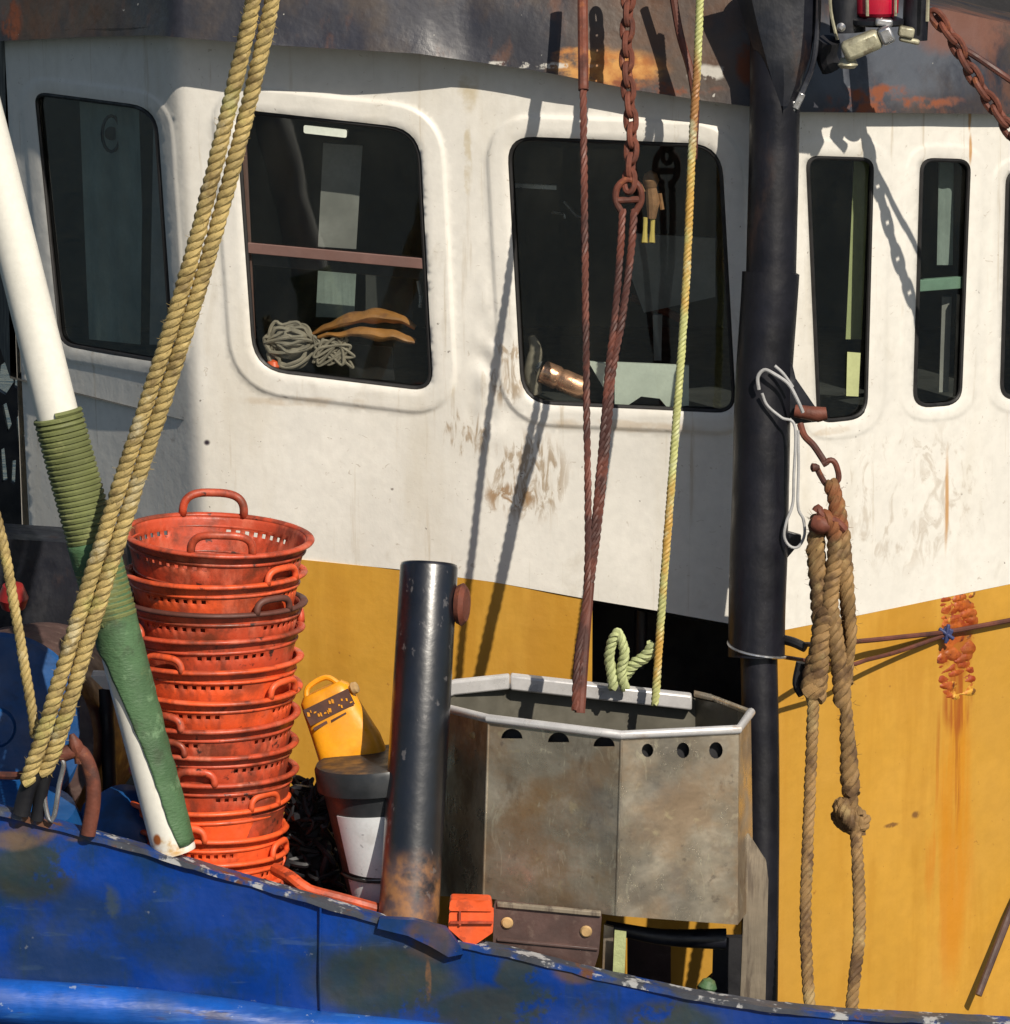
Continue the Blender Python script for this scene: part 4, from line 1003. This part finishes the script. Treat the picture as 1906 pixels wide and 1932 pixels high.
# ---------------------------------------------------------------- white pole with green sleeve
T = thing('sleeved_pole', 'leaning white painted pole with green twine whipping and torn green canvas sleeve', 'pole', P(330, 1612, .07))
def pc(v):  # centre of the pole at height v
    u = float(np.interp(v, [-200, 345, 780, 1200, 1615, 1700], [-140, 0, 108, 222, 330, 352])); return u
pole = [P(pc(v), v, .07 + (1620 - v) * .00005) for v in list(range(-100, 1600, 40)) + [1606]]
rp = [41 * px] * len(pole)
mb = MB(); tube(mb, pole, rp, 36); obj('pole', mb, m_wpole, T)
mb = MB(); lathe(mb, P(327, 1606, .075), pole[-4] - pole[-1], [(44 * px, -.004), (45 * px, .008), (41 * px, .022)], 32); obj('foot_collar', mb, m_wpole, T)
def ringp(v, r, a0, a1, n=40):
    c = P(pc(v), v, .07 + (1620 - v) * .00005); t = (P(pc(v - 10), v - 10, .07 + (1630 - v) * .00005) - c).normalized()
    N = Vector((0, -1, 0)); N = (N - t * N.dot(t)).normalized(); B = t.cross(N)
    if B.x < 0: B = -B
    return [c + (N * math.cos(a) + B * math.sin(a)) * r for a in [a0 + (a1 - a0) * k / n for k in range(n + 1)]]
mb = MB(); v0, v1, turns, r0 = 780, 1170, 38, 44 * px
hel = []
for i in range(turns * 18):
    a = 2 * math.pi * i / 18; v = v0 + (v1 - v0) * i / (turns * 18)
    rw = r0 * (1 + .015 * mnoise.noise(Vector((i * .05, 0, 0))))
    hel.append(ringp(v, rw, a, a + .1, 1)[0])
tube(mb, hel, 5.6 * px, 6); obj('whipping', mb, m_whip, T)
vs = []; fs = []; n = 30; rows = list(range(1020, 1600, 12))
for i, v in enumerate(rows):
    k = min(1, max(0, (v - 1120) / 160)); k = min(1, max(0, (v - 1120) / 110)); a0 = -math.pi * (1 - k) + k * float(np.interp(v, [1200, 1300, 1420, 1600], [-1.0, -.45, -.02, .35])) + .05 * mnoise.noise(Vector((v * .012, 0, 0))) * k; a1 = math.pi * .98
    if v < 1120: a0 = -math.pi * .98
    sag = float(np.interp(v, [1020, 1180, 1400, 1600], [47, 43.5, 42.6, 42])) + 1.0 * mnoise.noise(Vector((v * .03, 2, 0)))
    k3 = min(1, max(0, (1600 - v) / 60)); a0 += (1 - k3) * .1
    q = ringp(v, sag * px, a0, a1, n)
    q = [p_ + Vector((1, 0, 0)) * .0035 * mnoise.noise(p_ * 30) * (1 if v > 1180 else .4) for p_ in q]; vs += q
for i in range(len(rows) - 1):
    for k in range(n): fs.append((i * (n + 1) + k, i * (n + 1) + k + 1, (i + 1) * (n + 1) + k + 1, (i + 1) * (n + 1) + k))
mb = MB(); mb.add(vs, fs); o = obj('sleeve', mb, m_green, T, angle=80); sd = o.modifiers.new('s', 'SOLIDIFY'); sd.thickness = .004

# ---------------------------------------------------------------- twin yellow ropes
Tl = [(482, -40), (482, 0), (411, 290), (341, 560), (216, 940), (136, 1200), (82, 1380), (52, 1500)]
ropeL = [P(484, -60, -.20), P(472, 30, -.19), P(411, 290, -.16), P(340, 560, -.13), P(218, 940, -.08), P(137, 1200, -.06), P(86, 1370, -.05), P(50, 1478, -.03)]
ropeR = [P(519, -60, -.20), P(508, 30, -.19), P(446, 290, -.155), P(371, 560, -.125), P(249, 940, -.075), P(168, 1200, -.05), P(118, 1370, -.04), P(84, 1460, -.02)]
mb = MB(); rope(mb, ropeL, 15.5 * px, 52 * px); fuzz(mb, ropeL, 15 * px, 420, .016)
tag(obj('stay_rope', mb, m_rope), 'left of the two thick straw ropes running side by side across the windows', 'rope', 'twin straw ropes')
mb = MB(); rope(mb, ropeR, 15.5 * px, 52 * px); fuzz(mb, ropeR, 15 * px, 420, .016)
tag(obj('stay_rope', mb, m_rope), 'right of the two thick straw ropes running side by side across the windows', 'rope', 'twin straw ropes')
mb = MB(); s3 = [P(-30, 900, .05), P(2, 1010, .04), P(28, 1150, .03), P(60, 1340, .02), P(66, 1390, .02)]
rope(mb, s3, 10.5 * px, 44 * px); tag(obj('thin_rope', mb, m_rope), 'thinner straw coloured rope coming down at the left edge to the shackle', 'rope')
# eye, thimble and shackle at their foot
T = thing('rope_shackle', 'rusty D shackle with steel thimble holding the twin ropes on the bulwark', 'shackle', P(120, 1555, .0))
mb = MB(); tube(mb, spline([P(a, b, 0) for a, b in [(112, 1425), (150, 1418), (172, 1460), (176, 1510), (166, 1575)]], .01), 15 * px, 14); obj('bow', mb, m_rust, T)
mb = MB(); tube(mb, spline([P(135, 1385, -.01), P(140, 1400, -.01), P(150, 1425, 0), P(152, 1440, 0)], .01), [5 * px, 8 * px, 12 * px, 14 * px, 14 * px, 14 * px, 12 * px, 12 * px, 12 * px, 12 * px][:len(spline([P(135, 1385, -.01), P(140, 1400, -.01), P(150, 1425, 0), P(152, 1440, 0)], .01))] if len(spline([P(135, 1385, -.01), P(140, 1400, -.01), P(150, 1425, 0), P(152, 1440, 0)], .01)) <= 10 else 11 * px, 10); obj('pin', mb, m_rust, T)
mb = MB(); tube(mb, spline([P(a, b, -.01) for a, b in [(104, 1420), (120, 1440), (112, 1480), (102, 1540), (92, 1545), (84, 1500), (96, 1450)]], .01), 5 * px, 8); obj('thimble', mb, m_chrome, T)
mb = MB(); tube(mb, spline([P(70, 1455, -.02), P(52, 1490, -.01), P(40, 1535, .0)], .01), 17 * px, 12); tube(mb, spline([P(92, 1440, -.02), P(80, 1485, -.01), P(70, 1545, .01)], .01), 13 * px, 12); obj('eye_serving', mb, m_dark, T)
mb = MB(); tube(mb, [P(-30, 1462, .1), P(30, 1464, .05), P(75, 1458, .02)], 8 * px, 8); tag(obj('rusty_rod', mb, m_rust), 'short rusty rod lying behind the rope eye at the left edge', 'rod')

# ---------------------------------------------------------------- winch and gear behind the ropes
T = thing('deck_winch', 'deck winch with blue flange and brown drum behind the twin ropes', 'winch', P(30, 1560, .8))
mb = MB(); lathe(mb, P(-10, 1372, .62), (.25, -1, .1), [(.02, -.06), (.27, -.05), (.275, 0), (.262, .012), (.06, .016), (.05, .03), (.0, .032)], 56, True, False); obj('flange', mb, m_bluetub, T)
mb = MB(); lathe(mb, P(70, 1370, 1.05), (-.25, -1, .1), [(.3, -.1), (.31, .1), (.29, .34)], 56); obj('drum', mb, m_brownst, T)
mb = MB(); sheet(mb, rr([(-60, 1012), (225, 1030), (240, 1170), (235, 1260), (-60, 1240)], 10), [], mapY(1.25), 40, .25); obj('casing', mb, m_black, T, bevel=.01)
mb = MB(); sheet(mb, rr([(170, 1275), (260, 1278), (262, 1306), (195, 1300)], 4), [], mapY(.7), 30, .08); obj('foot_plate', mb, m_wpole, T, bevel=.003)
mb = MB(); tube(mb, [P(200, 1300, .74), P(205, 1420, .72), P(214, 1640, .70)], 15 * px, 12); obj('leg', mb, m_dark, T)
mb = MB(); lathe(mb, P(236, 1590, .45), (0, -.2, 1), [(.0, -.16), (.09, -.13), (.14, -.05), (.15, .03), (.12, .11), (.05, .16), (.0, .165)], 32, False, False)
tag(obj('blue_buoy', mb, m_bluetub), 'round blue buoy resting behind the bulwark at the foot of the white pole', 'buoy')
mb = MB(); lathe(mb, P(20, 1640, .4), (0, -.2, 1), [(.0, -.16), (.2, -.13), (.24, 0), (.23, .1), (.19, .19), (.0, .2)], 32, False, False)
tag(obj('blue_tub', mb, m_bluetub), 'wide blue tub low behind the rope shackle', 'tub')
mb = MB(); lathe(mb, P(25, 1128, .9), (0, -.2, 1), [(.0, -.05), (.035, -.03), (.045, 0), (.03, .04), (.0, .05)], 20, False, False)
tag(obj('red_float', mb, mat('red_plastic', (.22, .012, .01), .5)), 'small dark red float at the left edge above the winch', 'float')
# added dark plate beyond the wheelhouse, gaps cut where pale glints show
mb = MB(); gaps = [[(2, 570), (20, 565), (18, 600), (30, 625), (8, 640)], [(0, 690), (14, 680), (26, 720), (10, 745), (-6, 735)], [(28, 690), (40, 700), (36, 735), (26, 730)], [(4, 765), (12, 760), (22, 800), (14, 815)], [(30, 790), (38, 780), (42, 830), (34, 840)], [(0, 850), (8, 845), (14, 905), (4, 910)], [(22, 870), (30, 868), (28, 915), (20, 910)]]
sheet(mb, [(-400, 60), (400, 60), (400, 1400), (-400, 1400)], gaps, mapY(4.6), 60, .05)
tag(obj('glint_plate', mb, m_dark), 'black stand-in plate with gaps cut for the pale glints beyond the wheelhouse far left', 'screen')

# ---------------------------------------------------------------- rusty rigging in front of the middle window
mb = MB(); r1 = [P(1098, -60, 1.10), P(1100, 100, .98), P(1103, 400, .80), P(1107, 760, .64), P(1110, 1000, .55), P(1106, 1130, .51), P(1090, 1240, .47), P(1085, 1340, .44)]
rope(mb, r1, 7.5 * px, 60 * px, strands=3, seg=6); tag(obj('wire_rope', mb, m_wire), 'single rusty wire rope hanging straight down left of the chain', 'wire rope')
mb = MB(); tube(mb, spline([P(1099, -60, 1.10), P(1100, 60, 1.01), P(1101, 170, .935)], .03), [11 * px] * len(spline([P(1099, -60, 1.10), P(1100, 60, 1.01), P(1101, 170, .935)], .03)), 10)
tag(obj('wire_sleeve', mb, m_rust), 'thicker rusty ferrule around the upper end of the single wire rope', 'ferrule')
def chain(mb, pts, ll, w, r):
    path = spline(pts, ll * .02); L = 0; nxt = 0; i = 0; k = 0
    cum = [0]
    for a, b in zip(path, path[1:]): cum.append(cum[-1] + (b - a).length)
    s = 0
    while s < cum[-1]:
        j = min(range(len(cum)), key=lambda q: abs(cum[q] - s)) if len(cum) < 4000 else 0
        j2 = min(j + 3, len(path) - 1); j = j2 - 3
        c = path[j]; t = (path[j2] - path[j]).normalized()
        up = Vector((0, -1, 0)); N = t.cross(up).normalized(); 
        Q = Matrix.Rotation(R(90 * (k % 2) + 25), 3, t); N = Q @ N
        lp = []
        for q in range(16):
            a = 2 * math.pi * q / 16; x = math.cos(a) * w; y = math.copysign(abs(math.sin(a)) ** .8, math.sin(a)) * ll * .5
            lp.append(c + N * x + t * y)
        tube(mb, lp, r, 7, closed=True)
        s += ll - r * 2.3; k += 1
mb = MB(); chain(mb, [P(1183, -60, 1.06), P(1186, 0, 1.03), P(1183, 120, .98), P(1192, 250, .92), P(1188, 345, .88)], 46 * px, 11 * px, 6.4 * px)
tag(obj('chain', mb, m_rust), 'heavy rusty chain hanging in front of the middle window', 'chain')
T = thing('lifting_eye', 'rusty eye shackle joining the chain to the doubled wire', 'shackle', P(1186, 400, .88))
mb = MB(); tube(mb, spline([P(1186 + a, b, .88) for a, b in [(-12, 402), (-24, 378), (-20, 352), (0, 338), (20, 352), (24, 378), (12, 402)]], .008), 7 * px, 10); obj('eye', mb, m_rust, T)
mb = MB(); tube(mb, [P(1166, 378, .88), P(1206, 376, .88)], 7 * px, 10); obj('bolt', mb, m_rust, T)
mb = MB()
rope(mb, [P(1175, 395, .88), P(1170, 480, .84), P(1160, 600, .79), P(1148, 700, .75), P(1140, 800, .70), P(1125, 960, .62), P(1114, 1080, .56)], 7.5 * px, 50 * px, seg=6)
rope(mb, [P(1197, 395, .88), P(1190, 480, .84), P(1174, 600, .79), P(1156, 700, .75), P(1146, 820, .69), P(1130, 980, .61), P(1112, 1120, .54), P(1098, 1240, .48), P(1090, 1340, .45)], 8 * px, 50 * px, seg=6)
tube(mb, spline([P(1112, 1100, .54), P(1104, 1200, .50), P(1094, 1345, .45)], .03), 11 * px, 10)
tag(obj('doubled_wire', mb, m_wire), 'doubled rusty wire running from the eye shackle down into the steel tub', 'wire rope')
mb = MB(); gl2 = [P(1323, -60, .98), P(1316, 120, .96), P(1306, 280, .93), P(1293, 560, .86), P(1268, 900, .78), P(1250, 1130, .74), P(1236, 1330, .7)]
rope(mb, gl2, 8.5 * px, 30 * px, seg=6); tag(obj('halyard', mb, m_lime), 'thin faded green and yellow line running down past the mast side of the middle window', 'rope')
mb = MB(); tube(mb, spline([P(1262, -60, 1.1), P(1282, 60, 1.08), P(1302, 130, 1.05), P(1312, 200, 1.02), P(1308, 300, .98)], .02), 8 * px, 8)
tag(obj('brown_strop', mb, m_wire), 'dark brown strop curving down to meet the green halyard over the visor', 'strop')
mb = MB()
rope(mb, [P(1158, 1300, .75), P(1150, 1235, .75), P(1165, 1195, .74), P(1178, 1230, .74), P(1172, 1270, .75), P(1180, 1300, .76)], 11 * px, 40 * px, seg=6)
rope(mb, [P(1170, 1285, .78), P(1195, 1255, .76), P(1222, 1235, .75), P(1232, 1215, .75)], 13 * px, 40 * px, seg=6)
tag(obj('green_knot', mb, m_limek), 'knotted pale green rope in front of the black opening behind the tub', 'knot')
mb = MB(); tube(mb, [P(1210, 1130, 1.4), P(1208, 1260, 1.4)], 14 * px, 12); tag(obj('dark_pipe', mb, m_black), 'short dark pipe inside the black opening', 'pipe')

# ---------------------------------------------------------------- ropes hanging beside the mast
mb = MB()
tube(mb, spline([P(a, b, Y) for a, b, Y in [(1510, 800, .80), (1518, 822, .78), (1535, 840, .77), (1550, 862, .76), (1560, 878, .75)]], .006), 7 * px, 8)
tag(obj('hook', mb, m_rust), 'bent rusty hook hanging from the pin on the mast', 'hook')
T = thing('hook_shackle', 'small rusty shackle below the bent hook carrying the right hanging rope', 'shackle', P(1565, 915, .76))
mb = MB(); tube(mb, spline([P(a, b, .75) for a, b in [(1540, 880), (1550, 900), (1562, 915), (1582, 905), (1578, 878), (1568, 868), (1552, 876)]], .006), 6 * px, 8); obj('bow', mb, m_rust, T)
mb = MB(); lathe(mb, P(1540, 882, .745), (-1, -.2, 0), [(.006, -.01), (.012, 0), (.013, .012), (.006, .016)], 12); obj('pin_head', mb, m_rust, T)
mb = MB(); ra = [P(1566, 908, .74), P(1578, 950, .73), P(1590, 1050, .72), P(1602, 1150, .71), P(1606, 1210, .70), P(1596, 1300, .69), P(1600, 1400, .68), P(1606, 1500, .67)]
rope(mb, ra, 19 * px, 64 * px, taper=lambda t: .8 + .25 * math.sin(t * 8)); 
rope(mb, [P(1572, 915, .76), P(1584, 1000, .76), P(1592, 1090, .75), P(1600, 1200, .74), P(1598, 1290, .73)], 13 * px, 50 * px)
rope(mb, [P(1606, 1490, .67), P(1617, 1600, .62), P(1622, 1750, .5), P(1612, 1850, .42), P(1604, 1950, .35)], 13 * px, 50 * px)
for k in range(4):
    a = [P(1606 + (27 - 3 * k) * math.cos(t + k * 1.3), 1540 + (24 - 2 * k) * math.sin(t + k * 1.9) + 5 * math.sin(2 * t + k), .665 - .022 * math.sin(t * 1.5 + k)) for t in [j * .55 for j in range(9)]]
    rope(mb, a, 13 * px, 44 * px)
rope(mb, [P(1590, 1510, .66), P(1600, 1545, .63), P(1622, 1575, .66)], 15 * px, 48 * px)
fuzz(mb, ra, 18 * px, 160, .02)
tag(obj('hanging_rope', mb, m_rope2), 'right brown hanging rope with a fat knot halfway down the yellow wall', 'rope', 'brown ropes hanging beside the mast')
mb = MB(); rb = [P(1545, 975, .74), P(1540, 1040, .73), P(1548, 1120, .72), P(1552, 1200, .71), P(1540, 1260, .70), P(1532, 1310, .68)]
rope(mb, rb, 23 * px, 70 * px, taper=lambda t: .8 + .3 * t)
rope(mb, [P(1552, 975, .72), P(1572, 990, .71), P(1576, 1060, .71), P(1566, 1130, .70), P(1576, 1200, .69), P(1586, 1280, .69), P(1588, 1330, .69)], 18 * px, 56 * px)
rope(mb, [P(1560, 1150, .70), P(1548, 1220, .69), P(1540, 1320, .68)], 21 * px, 56 * px)
rope(mb, [P(1536, 1300, .68), P(1530, 1450, .64), P(1524, 1600, .58), P(1520, 1750, .48), P(1526, 1870, .4), P(1532, 1960, .34)], 12.5 * px, 50 * px)
fuzz(mb, rb, 20 * px, 160, .02)
tag(obj('hanging_rope', mb, m_rope2), 'left brown hanging rope spliced thick at the top and thin below', 'rope', 'brown ropes hanging beside the mast')
mb = MB(); lathe(mb, P(1530, 985, .72), (1, -.3, -.2), [(.0, 0), (.022, .006), (.03, .025), (.026, .045), (.014, .06)], 18)
tube(mb, spline([P(1538, 965, .72), P(1545, 958, .72), P(1552, 972, .71), P(1580, 985, .70), P(1595, 1000, .7)], .006), 8 * px, 8)
tag(obj('rope_thimble', mb, m_rust), 'dark rusty iron ball hook at the head of the left hanging rope', 'hook')
mb = MB(); tube(mb, spline([P(1512, 1250, .74), P(1505, 1290, .74), P(1515, 1310, .74)], .01), 11 * px, 10)
tag(obj('black_serving', mb, m_dark), 'black tarred lashing left of the left hanging splice', 'lashing')
mb = MB(); tube(mb, spline([P(1580, 1240, .75), P(1588, 1290, .75), P(1596, 1320, .74)], .01), 13 * px, 10)
tag(obj('black_serving', mb, m_dark), 'black tarred lashing between the two hanging splices', 'lashing')
mb = MB()
tube(mb, spline([P(a, b, Y) for a, b, Y in [(1432, 735, .80), (1430, 712, .80), (1442, 698, .80), (1460, 705, .79), (1488, 725, .79), (1505, 755, .79), (1515, 778, .8)]], .006), 3.8 * px, 8)
tube(mb, spline([P(a, b, Y) for a, b, Y in [(1438, 742, .80), (1448, 765, .80), (1475, 788, .79), (1500, 805, .78), (1498, 900, .77), (1496, 950, .77), (1484, 985, .76), (1480, 1012, .76), (1490, 1030, .76), (1506, 1032, .76), (1518, 1010, .76), (1516, 980, .76), (1506, 955, .76), (1507, 880, .77), (1506, 812, .78)]], .006), 3.0 * px, 8)
tube(mb, spline([P(1462, 690, .80), P(1478, 705, .80), P(1496, 730, .81)], .006), 3.2 * px, 8)
tag(obj('looped_line', mb, m_cord), 'thin grey white cord looped around the mast and hanging in a small teardrop loop', 'cord')
# cords to the right
mb = MB(); tube(mb, spline([P(1480, 1210, .80), P(1520, 1216, .82), P(1620, 1210, 1.24), P(1700, 1202, 1.40), P(1782, 1193, YW(1782, 1193) - .03), P(1850, 1181, YW(1850, 1181) - .03), P(1960, 1160, YW(1960, 1160) - .03)], .02), 5.5 * px, 8)
tube(mb, spline([P(1480, 1240, .8), P(1590, 1255, 1.12), P(1640, 1244, 1.28), P(1700, 1228, 1.42), P(1784, 1198, YW(1784, 1198) - .03)], .02), 4.6 * px, 8)
T = tag(obj('guard_cord', mb, m_wire), 'thin brown cord stretched from the mast across the yellow wall', 'cord')
mb = MB(); box(mb, P(1786, 1196, YW(1786, 1196) - .035), (.03, .02, .04), Euler((0, R(25), 0))); tube(mb, [P(1772, 1186, YW(1786, 1196) - .045), P(1800, 1206, YW(1786, 1196) - .045)], 5 * px, 6); tube(mb, [P(1790, 1178, YW(1786, 1196) - .045), P(1784, 1214, YW(1786, 1196) - .045)], 5 * px, 6); obj('tie', mb, m_blueplastic, T, bevel=.003)
mb = MB(); tube(mb, spline([P(1476, 1206, .8), P(1498, 1212, .77), P(1520, 1222, .75)], .006), 10 * px, 10); tag(obj('black_knot', mb, m_dark), 'black knot where the brown cord is tied to the mast', 'knot')
mb = MB(); tube(mb, [P(1960, 1600, YW(1960, 1600) - .03), P(1906, 1722, YW(1906, 1722) - .05), P(1846, 1878, YW(1846, 1878) - .09)], [9 * px, 9 * px, 8 * px], 10)
tag(obj('brown_stick', mb, m_brownst), 'dark brown stick slanting at the lower right edge', 'stick')

# ---------------------------------------------------------------- upper right: lamp, cast block, chain
T = thing('navigation_lamp', 'red lens navigation lamp in a black housing above the visor', 'lamp', P(1660, 60, 1.0))
mb = MB(); lathe(mb, P(1654, 30, .98), (0, 0, 1), [(38 * px, 0), (44 * px, .01), (46 * px, .16), (40 * px, .18)], 32); obj('lens', mb, m_redl, T)
mb = MB(); tube(mb, [P(1600, 60, 1.0), P(1596, -60, 1.0)], 36 * px, 20); obj('housing', mb, m_black, T)
mb = MB(); tube(mb, [P(1726, 75, 1.02), P(1732, -60, 1.02)], 26 * px, 20); obj('housing', mb, m_black, T)
mb = MB()
tube(mb, spline([P(1566, -40, .94), P(1568, 20, .94), P(1580, 75, .94)], .02), 3.5 * px, 6); tube(mb, spline([P(1636, -40, .92), P(1637, 30, .92)], .02), 3.5 * px, 6); tube(mb, spline([P(1752, -40, .94), P(1750, 40, .94)], .02), 4 * px, 6); tube(mb, spline([P(1690, -40, .92), P(1690, 30, .92)], .02), 3 * px, 6)
obj('cage', mb, m_alum, T)
mb = MB(); lathe(mb, P(1655, 48, .98), (0, 0, 1), [(50 * px, 0), (54 * px, .006), (54 * px, .018), (40 * px, .026)], 32); obj('base', mb, m_black, T)
mb = MB(); box(mb, P(1668, 42, .90), (.05, .03, .022), Euler((0, R(6), 0))); obj('base_lug', mb, m_chrome, T, bevel=.006)
mb = MB(); lathe(mb, P(1587, 51, .9), (0, -1, 0), [(9 * px, 0), (9 * px, .01), (4 * px, .016)], 14); obj('screw', mb, m_chrome, T)
T = thing('cast_float', 'weathered pale cast metal block tilted under the red lamp', 'block', P(1620, 115, .9))
q0, q1 = P(1580, 104, .90), P(1672, 66, .88)
dd = (q1 - q0).normalized()
mb = MB(); ang = math.atan2(dd.z, dd.x)
def obx(c, s, bev=0): m_ = MB(); box(m_, c, s, Euler((0, -ang, 0))); return m_
m_ = obx((q0 + q1) / 2, (.115, .07, .058)); 
m_.v = [q + Vector((0, 0, .0)) for q in m_.v]
obj('body', m_, m_alum, T, bevel=.014)
m_ = obx(q1 + dd * .0, (.04, .064, .05)); obj('end_cap', m_, m_chrome, T, bevel=.008)
mb = MB(); lathe(mb, P(1600, 122, .9), (0, 0, 1), [(.02, -.01), (.03, .0), (.02, .02)], 14); obj('foot', mb, m_alum, T)
mb = MB(); box(mb, P(1710, 60, .95), (.045, .05, .03), Euler((0, R(10), 0))); box(mb, P(1716, 76, .95), (.06, .03, .016), Euler((0, R(12), 0)))
tag(obj('lamp_bracket', mb, m_alum, bevel=.006), 'small grey bracket holding the lamp on its right side', 'bracket')
mb = MB(); tube(mb, spline([P(1565, 75, 1.0), P(1560, 105, 1.02), P(1570, 130, 1.03)], .01), 22 * px, 10)
tag(obj('lamp_cable', mb, m_dark), 'thick black cable end left of the cast metal block', 'cable')
mb = MB(); chain(mb, [P(1772, 38, .98), P(1800, 75, .97), P(1830, 130, .96), P(1868, 190, .95), P(1920, 265, .94), P(1960, 320, .94)], 48 * px, 11.5 * px, 6.6 * px)
tag(obj('chain', mb, m_rust), 'rusty chain sagging off at the upper right corner over the visor', 'chain')
mb = MB(); tube(mb, spline([P(1764, 30, 1.0), P(1800, 78, .97), P(1850, 112, .96), P(1920, 160, .95), P(1980, 200, .95)], .02), 7 * px, 8)
tag(obj('rusty_wire', mb, m_wire), 'rusty wire running above the chain in the upper right corner', 'wire rope')
mb = MB(); box(mb, (1.55, 2.6, P(1850, -10, 2.6).z + .05), (2.4, .5, .8)); tag(obj('funnel_casing', mb, m_dark, bevel=.02), 'black casing on the roof at the upper right corner', 'casing')
